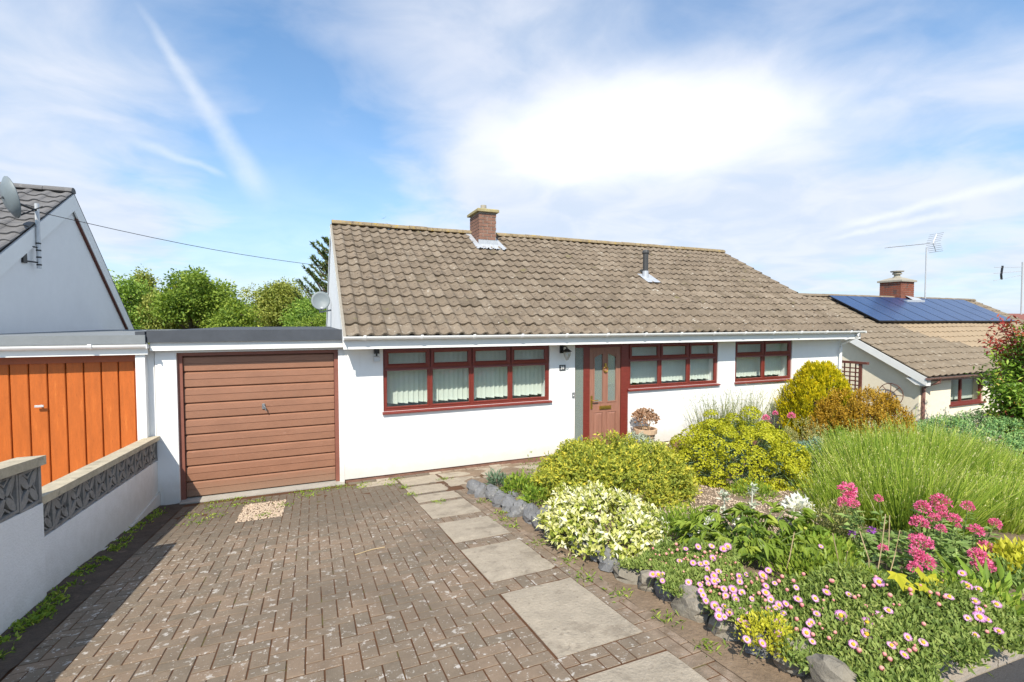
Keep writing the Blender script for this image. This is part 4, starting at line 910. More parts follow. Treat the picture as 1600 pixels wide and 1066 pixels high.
# ------------------------------------------------------------------ plants: helpers
def unit(a): return a / np.maximum(np.linalg.norm(a, axis=-1, keepdims=True), 1e-9)
def rand_dir(n, zmin=-1.0):
    z = RNG.uniform(zmin, 1, n); t = RNG.uniform(0, 2 * np.pi, n); r = np.sqrt(1 - z * z)
    return np.stack([r * np.cos(t), r * np.sin(t), z], 1)
def leaves(P, D, L, Wd, tint, fold=.25, N=None, droop=0.0):
    """kite shaped leaves folded along the midrib: P base, D direction"""
    n = len(P); D = unit(D)
    if N is None: N = unit(RNG.normal(size=(n, 3)) + np.array([0, 0, .8]))
    S = unit(np.cross(D, N)); U = np.cross(S, D); L = np.broadcast_to(L, (n,))[:, None]; Wd = np.broadcast_to(Wd, (n,))[:, None]
    mid = P + D * L * .45 + U * Wd * fold
    tip = P + D * L + np.array([0, 0, -1]) * L * droop
    V = np.stack([P, mid - S * Wd * .5, tip, mid + S * Wd * .5], 1)
    b = (np.arange(n) * 4)[:, None]
    F = np.concatenate([b + np.array([[0, 1, 2]]), b + np.array([[0, 2, 3]])], 1).reshape(-1, 3)
    return V.reshape(-1, 3), F, np.repeat(tint, 2)
def blades(P, D, L, Wd, tint, bend, seg=3):
    """grass like blades that arch over by bend"""
    n = len(P); D = unit(D); S = unit(np.cross(D, np.array([0, 0, 1.0]) + RNG.normal(size=(n, 3)) * .4))
    out = D * np.array([1, 1, 0]); rows = []
    for k in range(seg + 1):
        u = k / seg; p = P + D * (L * u)[:, None] + (out * .9 + np.array([0, 0, -.6])) * (bend * L * u * u)[:, None]
        w = (Wd * (1 - u * .85))[:, None] * .5; rows += [p - S * w, p + S * w]
    V = np.stack(rows, 1); m = 2 * (seg + 1); b = (np.arange(n) * m)[:, None]; fs = []
    for k in range(seg): a = 2 * k; fs += [b + np.array([[a, a + 1, a + 3]]), b + np.array([[a, a + 3, a + 2]])]
    return V.reshape(-1, 3), np.concatenate(fs, 1).reshape(-1, 3), np.repeat(tint, 2 * seg), (rows[-1] + rows[-2]) / 2
def join(parts):
    Vs, Fs, Ts = [], [], []; o = 0
    for V, F, T in parts: Vs.append(V); Fs.append(F + o); Ts.append(T); o += len(V)
    return np.concatenate(Vs), np.concatenate(Fs), np.concatenate(Ts)
def foliage(t, parts, m, nm='foliage'):
    V, F, T = join(parts); o = link(nm, np_mesh(nm, V - np.array(ORG[t.name]), F, m, T), t, ORG[t.name]); o['kind'] = 'stuff'; return o
def lumpy(n, rx, ry, h, lumps=9, amp=.16, zmin=-.15, inner=.72):
    """points on an uneven dome: unit directions and radius factors"""
    d = rand_dir(n, zmin); L = rand_dir(lumps, .0); A = RNG.uniform(-amp, amp, lumps); f = np.ones(n)
    for l, a in zip(L, A): f += a * np.exp(-(1 - d @ l) / .10)
    return d, f
def shrub(name, label, cat, c, rx, ry, h, m, n_spray=700, per=9, sl=.16, ll=.05, lw=.018, up=.5, outw=1.0, jit=.5, lumps=9, amp=.16, inner=.62, zmin=-.1, group=None, core=None, spread=.9, stems=7, base=None, subs=0, subr=.42, tipw=0.25, fold=.25, tone=.35):
    base = TZ(c[0], c[1]) + .1 if base is None else base
    t = thing(name, label, cat, (c[0], c[1], base), group)
    d, f = lumpy(n_spray, rx, ry, h, lumps, amp, zmin)
    rad = f * RNG.uniform(inner, 1.0, n_spray) ** .6
    P0 = np.array([c[0], c[1], base]) + d * np.array([rx, ry, h]) * rad[:, None]
    nrm = unit(d / np.array([rx, ry, h]))
    if subs:
        k_ = np.arange(subs); zz = np.clip(-.05 + .98 * (k_ + .5) / subs + RNG.uniform(-.08, .08, subs), -.05, .97); ta = k_ * 2.399 + RNG.uniform(-.4, .4, subs); r_ = np.sqrt(1 - zz * zz)
        cd = np.stack([r_ * np.cos(ta), r_ * np.sin(ta), zz], 1); sr = subr * RNG.uniform(.7, 1.25, subs); cc_ = cd * (1.0 - sr * .8)[:, None]
        j = RNG.integers(0, subs, n_spray); dd = unit(rand_dir(n_spray, -.8) + cd[j] * .6)
        Q = cc_[j] + dd * (sr[j] * RNG.uniform(.72, 1.02, n_spray))[:, None]
        P0 = np.array([c[0], c[1], base]) + Q * np.array([rx, ry, h]); nrm = unit(dd * .9 + cd[j] * .35)
    P0[:, 2] = np.maximum(P0[:, 2], TZn(P0[:, 0], P0[:, 1]) + .03); sd = unit(nrm * outw + np.array([0, 0, up]) + RNG.normal(size=(n_spray, 3)) * jit)
    tone_s = RNG.normal(.5, tone * .5, n_spray)
    n = n_spray * per; k = np.tile(np.arange(per), n_spray) / per; i = np.repeat(np.arange(n_spray), per)
    P = P0[i] + sd[i] * ((k - .75) * sl * RNG.uniform(.7, 1.2, n_spray)[i])[:, None]
    D = unit(sd[i] * (.55 + k[:, None] * .5) + RNG.normal(size=(n, 3)) * spread)
    T = np.clip(tone_s[i] + (k - .5) * tipw + RNG.normal(0, .12, n), 0, 1)
    NN = unit(nrm[i] * .8 + np.array([-.12, -.25, .55]) + RNG.normal(size=(n, 3)) * .55)
    foliage(t, [leaves(P, D, ll * RNG.uniform(.65, 1.25, n), lw * RNG.uniform(.7, 1.2, n), T, fold, N=NN)], m)
    q = MB(); cc = Vector((c[0], c[1], base - .05))
    for s in range(stems):
        a = RNG.uniform(0, 6.28); e = RNG.uniform(.3, .75); tip = cc + Vector((math.cos(a) * rx * e, math.sin(a) * ry * e, h * .8 * math.sqrt(1 - e * e)))
        mid = cc.lerp(tip, .5) + Vector((RNG.uniform(-.05, .05), RNG.uniform(-.05, .05), .03)); q.tube([cc, mid, tip], [.018, .012, .004], 6)
    o = q.build('stem', 'bark', t); o['kind'] = 'stuff'; return t, P0, sd

LM = {}
LM['gold_jun'] = leaf_mat('golden_spreading_leaf', [(0, (.12, .18, .025)), (.45, (.34, .38, .055)), (.75, (.58, .55, .07)), (1, (.80, .66, .08))], .4)
LM['varieg'] = leaf_mat('cream_edged_leaf', [(0, (.14, .20, .03)), (.36, (.42, .46, .07)), (.62, (.66, .64, .26)), (1, (.86, .85, .74))], .25)
LM['spurge'] = leaf_mat('lime_bract', [(0, (.20, .23, .012)), (.5, (.44, .45, .022)), (1, (.62, .58, .045))])
LM['spurge_leaf'] = leaf_mat('blue_green_leaf', [(0, (.05, .085, .05)), (.5, (.13, .20, .12)), (1, (.26, .36, .24))], .2)
LM['thuja'] = leaf_mat('golden_scale_leaf', [(0, (.15, .18, .008)), (.4, (.46, .43, .012)), (1, (.86, .68, .02))], .3)
LM['amber'] = leaf_mat('amber_heather_leaf', [(0, (.12, .09, .015)), (.35, (.34, .20, .018)), (.7, (.50, .29, .020)), (1, (.66, .45, .07))], .3)
LM['lav'] = leaf_mat('grey_green_lavender_leaf', [(0, (.09, .16, .028)), (.35, (.27, .39, .050)), (.65, (.44, .54, .085)), (.85, (.58, .60, .15)), (1, (.70, .66, .36))], .38)
LM['blue_jun'] = leaf_mat('blue_juniper_leaf', [(0, (0.072, 0.130, 0.098)), (.5, (0.169, 0.286, 0.221)), (1, (0.338, 0.468, 0.390))], .2)
LM['jun_green'] = leaf_mat('creeping_juniper_leaf', [(0, (0.081, 0.173, 0.061)), (.5, (0.203, 0.385, 0.132)), (1, (0.466, 0.608, 0.203))], .2)
LM['santolina'] = leaf_mat('pale_olive_leaf', [(0, (0.150, 0.175, 0.050)), (.5, (0.338, 0.338, 0.112)), (1, (0.537, 0.488, 0.237))], .25)
LM['box'] = leaf_mat('mid_green_leaf', [(0, (0.063, 0.119, 0.021)), (.5, (0.168, 0.280, 0.035)), (1, (0.364, 0.490, 0.070))], .35)
LM['tree_a'] = leaf_mat('bright_tree_leaf', [(0, (0.078, 0.150, 0.026)), (.5, (0.247, 0.351, 0.052)), (1, (0.546, 0.611, 0.111))], .4)
LM['tree_b'] = leaf_mat('dark_tree_leaf', [(0, (0.081, 0.152, 0.030)), (.5, (0.203, 0.328, 0.054)), (1, (0.489, 0.632, 0.112))], .35)
LM['tree_c'] = leaf_mat('olive_tree_leaf', [(0, (0.120, 0.156, 0.038)), (.5, (0.317, 0.364, 0.075)), (1, (0.633, 0.624, 0.169))], .35)
LM['araucaria'] = leaf_mat('dark_conifer_leaf', [(0, (0.042, 0.072, 0.019)), (.5, (0.106, 0.152, 0.035)), (1, (0.250, 0.288, 0.080))], .15)
LM['red_tip'] = leaf_mat('red_new_leaf', [(0, (0.130, 0.016, 0.026)), (.5, (0.364, 0.046, 0.039)), (1, (0.598, 0.169, 0.078))], .35)
LM['photinia'] = leaf_mat('glossy_green_leaf', [(0, (0.056, 0.126, 0.017)), (.5, (0.196, 0.336, 0.042)), (.8, (0.364, 0.504, 0.070)), (1, (0.616, 0.350, 0.070))], .3, .4)
LM['silver'] = leaf_mat('silver_leaf', [(0, (.22, .27, .19)), (.5, (.40, .45, .34)), (1, (.60, .62, .50))], .2)
LM['dry'] = leaf_mat('dried_petal', [(0, (.25, .14, .08)), (.5, (.46, .28, .18)), (1, (.62, .45, .32))], .3)
LM['daisy_leaf'] = leaf_mat('daisy_leaf', [(0, (.085, .14, .03)), (.5, (.24, .32, .075)), (1, (.44, .49, .15))], .35)
LM['peony_leaf'] = leaf_mat('peony_leaf', [(0, (.08, .14, .02)), (.5, (.22, .31, .04)), (1, (.42, .48, .08))], .35, .4)
LM['valer_leaf'] = leaf_mat('valerian_leaf', [(0, (0.095, 0.162, 0.043)), (.5, (0.230, 0.338, 0.097)), (1, (0.405, 0.513, 0.170))], .3)
LM['valer_fl'] = leaf_mat('pink_floret', [(0, (.62, .06, .22)), (.5, (.86, .16, .38)), (1, (.90, .38, .55))], .35)
LM['white_fl'] = leaf_mat('white_petal', [(0, (.70, .68, .60)), (.5, (.84, .83, .80)), (1, (.9, .9, .88))], .3)
LM['purple_fl'] = leaf_mat('purple_petal', [(0, (.20, .04, .38)), (1, (.45, .12, .60))], .3)
LM['bud'] = leaf_mat('pink_bud', [(0, (.50, .12, .14)), (.6, (.74, .30, .30)), (1, (.80, .48, .34))], .2)
LM['sedum'] = leaf_mat('yellow_sedum_leaf', [(0, (.34, .36, .03)), (.5, (.58, .56, .05)), (1, (.76, .70, .12))], .3)
LM['maple'] = leaf_mat('yellow_green_maple', [(0, (.38, .38, .02)), (1, (.58, .54, .04))], .4)
LM['weed'] = leaf_mat('weed_leaf', [(0, (0.081, 0.149, 0.020)), (.5, (0.230, 0.351, 0.041)), (1, (0.513, 0.540, 0.095))], .35)
LM['broom'] = leaf_mat('broom_stem', [(0, (.13, .17, .05)), (.6, (.24, .27, .08)), (1, (.48, .40, .20))], .2)
def radial_petal():
    m = bpy.data.materials.new('lilac_petal'); m.use_nodes = True; t = NT(m.node_tree)
    o = t.n('ShaderNodeTexCoord').outputs['Object']; l = t.n('ShaderNodeVectorMath', operation='LENGTH', ins={0: o}).outputs['Value']
    c = t.ramp(t.math('MULTIPLY', l, 1 / .028), [(.36, (.82, .62, .75)), (.60, (.72, .40, .64)), (1, (.55, .18, .50))])
    bs = t.n('ShaderNodeBsdfPrincipled', ins={'Base Color': c, 'Roughness': .6}); tr = t.n('ShaderNodeBsdfTranslucent', ins={'Color': c})
    mx = t.n('ShaderNodeMixShader', ins={0: .3, 1: bs.outputs[0], 2: tr.outputs[0]}); q = t.n('ShaderNodeOutputMaterial'); t.t.links.new(mx.outputs[0], q.inputs[0]); return m
LM['petal'] = radial_petal()
M['daisy_eye'] = mat('yellow_daisy_eye', (.66, .40, .03), .8, .2, 200)
M['eye_dark'] = mat('orange_stamen', (.75, .45, .04), .7)

# ------------------------------------------------------------------ trees beyond the garages
def tree(name, label, x, y, h, crown_r, m, base=0.0, kind='round', n=11000, ll=.22, group='trees beyond the garage roofs', crown_z=.62, trunk_r=.16, amp=.3):
    t = thing(name, label, 'tree', (x, y, base), group)
    q = MB(); lean = RNG.uniform(-.3, .3); top = Vector((x + lean, y, base + h * .8))
    q.tube([(x, y, base - .2), (x + lean * .3, y, base + h * .3), top], [trunk_r, trunk_r * .75, trunk_r * .2], 8)
    nb_ = 16 if kind != 'spiky' else 0; tips = []
    for k in range(nb_):
        a = RNG.uniform(0, 6.28); z0 = RNG.uniform(.28, .7) * h; e = RNG.uniform(.35, .70)
        p0 = Vector((x + lean * z0 / h, y, base + z0)); p1 = Vector((x + math.cos(a) * crown_r * e, y + math.sin(a) * crown_r * e, base + min(h * .82, z0 + crown_r * RNG.uniform(.1, .5))))
        q.tube([p0, p0.lerp(p1, .5) + Vector((0, 0, .15)), p1], [trunk_r * .4, trunk_r * .22, .02], 5); tips.append(p1)
    if kind == 'spiky':
        brs = []
        for k in range(70):
            z0 = h * (.22 + .74 * k / 70); a = k * 2.4; L = crown_r * (1.05 - .72 * (k / 70)) * RNG.uniform(.8, 1.15)
            p0 = Vector((x, y, base + z0)); dd = Vector((math.cos(a), math.sin(a), .15)); p1 = p0 + dd * L * .6 + Vector((0, 0, .05)); p2 = p0 + Vector((math.cos(a), math.sin(a), 0)) * L + Vector((0, 0, L * .62))
            q.tube([p0, p1, p2], [.06, .045, .015], 5); brs.append((p0, p1, p2))
        q.build('trunk', 'bark', t); parts = []
        for p0, p1, p2 in brs:
            m_ = 260; u = RNG.uniform(.1, 1, m_)[:, None]; A, B, C_ = (np.array(v) for v in (p0, p1, p2)); P = (1 - u) ** 2 * A + 2 * u * (1 - u) * B + u * u * C_; dr = 2 * (1 - u) * (B - A) + 2 * u * (C_ - B)
            D = unit(dr) * .8 + RNG.normal(size=(m_, 3)) * .55; parts.append(leaves(P, D, RNG.uniform(.12, .26, m_), .055, np.clip(RNG.normal(.45, .22, m_), 0, 1)))
        foliage(t, parts, LM[m], 'crown'); return t
    q.build('trunk', 'bark', t)
    # crown: many clumps, each a loose ball of leaves; sky shows between them
    nc = 52 if kind == 'round' else 60; d = rand_dir(nc, -.55); cen = []
    L = rand_dir(7, -.2); A = RNG.uniform(-amp, amp, 7); f = np.ones(nc)
    for l, a in zip(L, A): f += a * np.exp(-(1 - d @ l) / .2)
    rr = RNG.uniform(.45, .92, nc) * f; cz = base + h * crown_z; ch_ = h * (1 - crown_z) * .92
    if kind == 'conical': d = d.copy()
    C_ = np.array([x, y, cz]) + d * np.array([crown_r, crown_r, ch_]) * rr[:, None]
    if kind == 'conical': u = np.clip((C_[:, 2] - base) / h, 0, 1); C_[:, 0] = x + (C_[:, 0] - x) * (1.25 - u); C_[:, 1] = y + (C_[:, 1] - y) * (1.25 - u)
    tone_c = RNG.normal(.5, .14, nc); cr = crown_r * RNG.uniform(.12, .36, nc)
    i = RNG.integers(0, nc, n); dd = rand_dir(n); rad = RNG.uniform(.15, 1, n) ** .5
    P = C_[i] + dd * (cr[i] * rad)[:, None] * np.array([1.3, 1.3, .75]) + RNG.normal(size=(n, 3)) * .08 * crown_r
    if kind == 'weeping':
        P[:, 2] -= RNG.uniform(0, 1, n) ** 1.5 * crown_r * .8; D = np.array([0, 0, -1.0]) + RNG.normal(size=(n, 3)) * .35
    else: D = dd + np.array([0, 0, -.25]) + RNG.normal(size=(n, 3)) * .6
    T = np.clip(tone_c[i] + RNG.normal(0, .15, n), 0, 1)
    foliage(t, [leaves(P, D, ll * .8 * RNG.uniform(.6, 1.3, n), ll * .42, T)], LM[m], 'crown'); return t
tree('broadleaf_tree', 'bright green rounded broadleaf tree, tallest of the trees above the garage roof', -5.55, 21, 5.75, 1.75, 'tree_a', n=17000, ll=.21)
tree('broadleaf_tree', 'dark green bushy tree right beside the grey gable', -9.3, 23, 5.0, 2.0, 'tree_b', n=13000, ll=.20)
tree('weeping_tree', 'olive weeping tree between the dark bushy tree and the bright rounded tree', -7.4, 22.5, 4.75, 1.15, 'tree_c', kind='weeping', n=9000, ll=.20)
tree('broadleaf_tree', 'pointed dark green tree top behind the weeping tree', -8.9, 26, 5.8, 1.1, 'tree_c', kind='conical', n=7000, ll=.2)
tree('sparse_tree', 'thin greyish half bare tree right of the bright rounded tree', -2.85, 24, 5.15, 1.2, 'tree_c', n=2600, ll=.17)
tree('leafy_tree', 'low yellowish green tree behind the middle of the garage roof', -3.7, 20, 4.0, 1.3, 'tree_a', n=8000, ll=.18)
tree('conifer_tree', 'olive green conifer with drooping tips left of the satellite dish', -1.35, 22, 5.35, 1.75, 'tree_c', kind='conical', n=15000, ll=.18)
tree('bushy_tree', 'broad dark olive tree low behind the satellite dish', .1, 20, 4.1, 1.6, 'tree_b', n=12000, ll=.18)
tree('bushy_tree', 'pale green leafy shrub tree showing below the satellite dish', .2, 15, 3.1, 1.0, 'tree_a', n=7000, ll=.12)
tree('leafy_tree', 'mid green loose tree between the weeping tree and the bright rounded tree', -6.9, 26, 4.7, 1.2, 'tree_c', n=9000, ll=.18)
tree('leafy_tree', 'grey green tree filling the gap behind the half bare tree', -2.0, 28, 5.0, 1.4, 'tree_c', n=9000, ll=.18)
tree('spiky_tree', 'dark monkey puzzle tree with upswept spiky branches by the gable', 1.6, 22, 7.2, 3.0, 'araucaria', kind='spiky', trunk_r=.2)
q = RNG.uniform(0, 1, (9000, 3)); P = np.stack([-16 + 20 * q[:, 0], 27 + 3 * q[:, 1], .2 + 3.3 * q[:, 2] ** .8 * (1 + .2 * np.sin(q[:, 0] * 40))], 1)
t = thing('hedge', 'mass of dark hedge foliage low behind the trees', 'hedge', (-6, 28, 0))
foliage(t, [leaves(P, RNG.normal(size=(9000, 3)), RNG.uniform(.2, .4, 9000), .16, np.clip(RNG.normal(.45, .2, 9000), 0, 1))], LM['tree_b'])

# ------------------------------------------------------------------ shrubs of the front garden
shrub('spreading_juniper', 'low wide golden green shrub beside the stone edging before the front door', 'shrub', (3.40, -3.10), 1.0, .95, .70, LM['gold_jun'], n_spray=4200, per=9, sl=.15, ll=.046, lw=.020, up=.55, jit=.45, amp=.22, lumps=30, inner=.75, subs=26, subr=.36)
shrub('variegated_shrub', 'cream and yellow variegated leafy shrub spilling over the rocks', 'shrub', (2.48, -4.28), .52, .74, .36, LM['varieg'], n_spray=1150, per=6, sl=.10, ll=.055, lw=.026, up=.5, jit=.6, amp=.2, lumps=12, inner=.75, spread=.9, tipw=.5, subs=26, subr=.40)
# spurge: lime domes on blue green stems
def spurge(c, rx, ry, h, n):
    base = TZ(*c[:2]) + .08; t = thing('spurge', 'large mound of lime green domed flower heads under the three-pane window', 'shrub', (c[0], c[1], base))
    k = 125; d = rand_dir(k, .05); pf = unit(np.stack([np.cos(np.arange(k) * 2.399), np.sin(np.arange(k) * 2.399), np.zeros(k)], 1)); zz = np.linspace(.97, -.30, k) + RNG.uniform(-.03, .03, k); rr = np.sqrt(np.maximum(0, 1 - zz * zz)); d = np.stack([pf[:, 0] * rr, pf[:, 1] * rr, zz], 1)
    hv = []
    for s in range(5):
        m = 270; dd = rand_dir(m, -.12); lob = 1 + .06 * np.sin(dd[:, :1] * 9 + s) * np.sin(dd[:, 1:2] * 8 + 2 * s); P = dd * np.array([.085, .085, .066]) * lob * RNG.uniform(.86, 1.03, (m, 1)); D = unit(np.cross(dd, RNG.normal(size=(m, 3)))) + dd * .35; hv.append(np_mesh('flower_head', *leaves(P, D, RNG.uniform(.014, .022, m), .017, np.zeros(m), .1, N=unit(dd + RNG.normal(size=(m, 3)) * .3))[:2], LM['spurge'], np.repeat(np.clip(RNG.normal(.55, .22, m), 0, 1), 2)))
    parts = []; q = MB(); b0 = np.array([c[0], c[1], base])
    for i in range(k):
        p = b0 + d[i] * np.array([rx, ry, h]) * (RNG.uniform(.86, 1.0) + (.13 if i % 3 == 0 else 0)); p[2] = max(p[2], base + RNG.uniform(.06, .16))
        tilt = (d[i][1] * -.85, d[i][0] * .85, RNG.uniform(0, 6.28)); link('flower_head', hv[i % 5], t, p, tilt, RNG.uniform(1.2, 1.75))
        ax = unit(d[i] * .5 + np.array([0, 0, .8])); q.tube([b0 + (p - b0) * .35 + (0, 0, -.02), p], .007, 5)
        m = 46; u = RNG.uniform(.05, .34, m)[:, None]; P = p - ax * u; D = unit(np.cross(ax, RNG.normal(size=(m, 3)))) + ax * .25 - np.array([0, 0, .25]); parts.append(leaves(P, D, RNG.uniform(.06, .10, m), .014, np.clip(RNG.normal(.5, .2, m), 0, 1), .2))
    foliage(t, parts, LM['spurge_leaf']); o = q.build('stem', 'stem', t); o['kind'] = 'stuff'
spurge((5.72, -2.85), .92, .88, .90, 90)
# clipped golden conifer: upright flame shaped sprays
def conifer(c, r, h, base):
    t = thing('golden_conifer', 'golden yellow egg shaped conifer by the corner of the white bungalow', 'shrub', (c[0], c[1], base))
    n = 2600; z = RNG.uniform(0, 1, n) ** .85; prof = np.sin(np.pi * np.clip(.10 + z * .86, 0, 1)) ** .62 * (1 - .25 * z); a = RNG.uniform(0, 6.28, n)
    lob = 1 + .13 * np.sin(a * 5 + z * 4) + .09 * np.sin(a * 3 - z * 9) + RNG.uniform(-.1, .1, n)
    P0 = np.stack([c[0] + np.cos(a) * r * prof * lob, c[1] + np.sin(a) * r * prof * lob, base + h * z + RNG.uniform(-.03, .03, n)], 1)
    per = 18; i = np.repeat(np.arange(n), per); k = np.tile(np.arange(per), n) / per; outd = np.stack([np.cos(a), np.sin(a), np.zeros(n)], 1)
    tang = np.stack([-np.sin(a), np.cos(a), np.zeros(n)], 1); ax = unit(np.array([0, 0, 1.0]) + outd * .30 + RNG.normal(size=(n, 3)) * .14)
    side = RNG.normal(0, 1, (n * per)) * .032 * (1 - k * .6)
    fan = unit(tang * RNG.normal(0, .6, (n, 1)) + outd * RNG.normal(0, 1, (n, 1)))
    P = P0[i] + ax[i] * ((k - .3) * .17)[:, None] + fan[i] * side[:, None]; D = ax[i] + fan[i] * (side * 14)[:, None] + RNG.normal(size=(n * per, 3)) * .2
    T = np.clip(RNG.normal(.42, .16, n)[i] + (k - .4) * .5 + RNG.normal(0, .08, n * per), 0, 1)
    foliage(t, [leaves(P, D, RNG.uniform(.035, .065, n * per), .021, T, .15, N=unit(outd[i] + RNG.normal(size=(n * per, 3)) * .5))], LM['thuja']); q = MB(); q.tube([(c[0], c[1], base - .1), (c[0], c[1], base + h * .75)], [.06, .02], 8)
    q.lathe([(.02, -.1), (r * .45, .05), (r * .62, h * .35), (r * .45, h * .65), (.03, h * .88)], (c[0], c[1], base), 10); o = q.build('stem', 'bark', t); o['kind'] = 'stuff'
conifer((10.22, -.95), .72, 1.90, -.32)
shrub('amber_shrub', 'wide amber and rust coloured heathery shrub beside the golden conifer', 'shrub', (10.05, -1.95), 1.04, .95, 1.37, LM['amber'], n_spray=4600, per=11, sl=.13, ll=.042, lw=.019, up=.75, jit=.35, amp=.16, lumps=16, inner=.75, base=-.10, subs=30, subr=.34)
shrub('blue_juniper', 'small blue grey juniper mound beside the lime green spurge', 'shrub', (7.25, -2.95), .50, .46, .62, LM['blue_jun'], n_spray=900, per=8, sl=.10, ll=.038, lw=.015, up=.4, amp=.12, subs=10)
shrub('olive_mound', 'pale olive feathery mound between the golden conifer and the blue juniper', 'shrub', (8.05, -2.25), .55, .45, .86, LM['santolina'], n_spray=900, per=8, sl=.10, ll=.035, lw=.012, up=.7, amp=.2, base=.02, subs=12)
shrub('green_mound', 'mid green leafy mound under the amber shrub', 'shrub', (8.65, -2.45), .50, .45, .72, LM['box'], n_spray=700, per=8, sl=.10, ll=.04, lw=.02, amp=.2, base=0)
shrub('dusty_mound', 'dull green mound in front of the blue juniper at the right edge of the spurge', 'shrub', (6.72, -3.3), .42, .40, .52, LM['box'], n_spray=650, per=8, sl=.10, ll=.036, lw=.014, amp=.15)
shrub('yellow_shrub', 'small yellow leaved shrub behind the lavender under the amber shrub', 'shrub', (8.15, -3.25), .30, .28, .52, LM['sedum'], n_spray=360, per=7, sl=.09, ll=.045, lw=.024, amp=.2, base=.18)
shrub('creeping_juniper', 'broad low green juniper carpet in front of the cream bungalow', 'shrub', (14.2, -2.4), 2.2, 1.7, .92, LM['jun_green'], n_spray=4600, per=9, sl=.20, ll=.06, lw=.018, up=.1, jit=.35, amp=.22, lumps=22, inner=.8, base=-.44, subs=34, subr=.32)
# red tipped shrub at the right edge
def red_tip(c, h, r, base):
    t = thing('red_tipped_shrub', 'tall glossy green shrub with red new leaves at the right edge', 'shrub', (c[0], c[1], base)); pg, pr = [], []; q = MB()
    for s in range(120):
        a = RNG.uniform(0, 6.28); z = RNG.uniform(.05, 1.0); rr = r * (1.05 - .35 * z) * RNG.uniform(.45, 1.1)
        p1 = np.array([c[0] + math.cos(a) * rr, c[1] + math.sin(a) * rr, base + h * z]); p0 = np.array([c[0], c[1], base + h * z * .35]); q.tube([p0, (p0 + p1) / 2, p1], [.03, .02, .006], 5)
        m = 190; u = RNG.uniform(.40, 1.02, m)[:, None]; P = p0 + (p1 - p0) * u + RNG.normal(size=(m, 3)) * .10; D = unit(p1 - p0) * .5 + RNG.normal(size=(m, 3)) * .8 + np.array([0, 0, -.15])
        red = (z > .76 and s % 3) or s % 7 == 0; T = np.clip(RNG.normal(.5, .2, m), 0, 1); (pr if red else pg).append(leaves(P, D, RNG.uniform(.08, .14, m), .042, T, .2, droop=.15))
        if red:
            m = 60; P = p0 + (p1 - p0) * RNG.uniform(.3, .75, (m, 1)) + RNG.normal(size=(m, 3)) * .09; pg.append(leaves(P, RNG.normal(size=(m, 3)), RNG.uniform(.08, .13, m), .04, np.clip(RNG.normal(.5, .2, m), 0, 1), .2))
    foliage(t, pg, LM['photinia'], 'green_leaves'); foliage(t, pr, LM['red_tip'], 'red_leaves'); o = q.build('stem', 'bark', t); o['kind'] = 'stuff'
red_tip((15.1, -2.8), 3.2, 1.25, -.35)
# lavender: arching blades and pale flower spikes
def lavender(cs, label):
    t = thing('lavender', label, 'shrub', (cs[0][0], cs[0][1], TZ(cs[0][0], cs[0][1]) + .1)); parts = []
    for cx_, cy_, r, h, n in cs:
        a = RNG.uniform(0, 6.28, n); u = np.sqrt(RNG.uniform(0, 1, n)); bx = cx_ + np.cos(a) * r * u; by = cy_ + np.sin(a) * r * u
        P = np.stack([bx, by, TZn(bx, by) + .04 + .20 * h * (1 - u * u) * RNG.random(n)], 1)
        D = np.stack([np.cos(a) * u * .42, np.sin(a) * u * .42 - .06, 1.1 - .2 * u * u], 1) + RNG.normal(size=(n, 3)) * .17
        L = h * RNG.uniform(.55, 1.12, n) * (1 - .16 * u * u); clump = .5 + .18 * np.sin(bx * 7.0) * np.sin(by * 8.0); T = np.clip(RNG.normal(.45, .20, n) + (clump - .5), 0, 1)
        V, F, TT, tip = blades(P, D, L, RNG.uniform(.011, .019, n), T, RNG.uniform(.0, .22, n)); parts.append((V, F, TT))
        k = RNG.random(n) < .30; m = int(k.sum())
        for s in range(3): parts.append(leaves(tip[k] + RNG.normal(size=(m, 3)) * .004 - unit(D[k]) * .018 * s, unit(D[k]) + RNG.normal(size=(m, 3)) * .3, RNG.uniform(.016, .03, m), .008, np.clip(RNG.normal(.88, .12, m), 0, 1)))
        m = n * 2; a = RNG.uniform(0, 6.28, m); u = np.sqrt(RNG.uniform(0, 1, m)) * .85; bx = cx_ + np.cos(a) * r * u; by = cy_ + np.sin(a) * r * u
        P = np.stack([bx, by, TZn(bx, by) + .05 + RNG.uniform(0, .5, m) * h * (1 - u * u)], 1); parts.append(leaves(P, np.stack([np.cos(a), np.sin(a), np.full(m, .9)], 1) + RNG.normal(size=(m, 3)) * .5, RNG.uniform(.05, .10, m), .010, np.clip(RNG.normal(.25, .15, m), 0, 1)))
    foliage(t, parts, LM['lav'])
lav_c = []
for k in range(320):
    x, y = RNG.uniform(4.9, 10.4), RNG.uniform(-6.2, -2.8)
    if ((x - 7.6) / 2.75) ** 2 + ((y + 4.55) / 1.55) ** 2 > 1 or x < 1.60 * (y + 8) + .15 or (y < -5.25 and x < 6.2) or any(math.hypot(x - c[0], y - c[1]) < .40 for c in lav_c): continue
    e = ((x - 7.6) / 2.75) ** 2 + ((y + 4.55) / 1.55) ** 2
    lav_c.append((x, y, .42, (.92 - .28 * e) * RNG.uniform(.88, 1.12) * (1 - .42 * min(1, max(0, (x / (y + 8) - 2.05) / .55))), 1150))
lavender([(5.35, -4.85, .5, .55, 1500)] + lav_c, 'huge mound of arching green lavender stems filling the right of the garden')
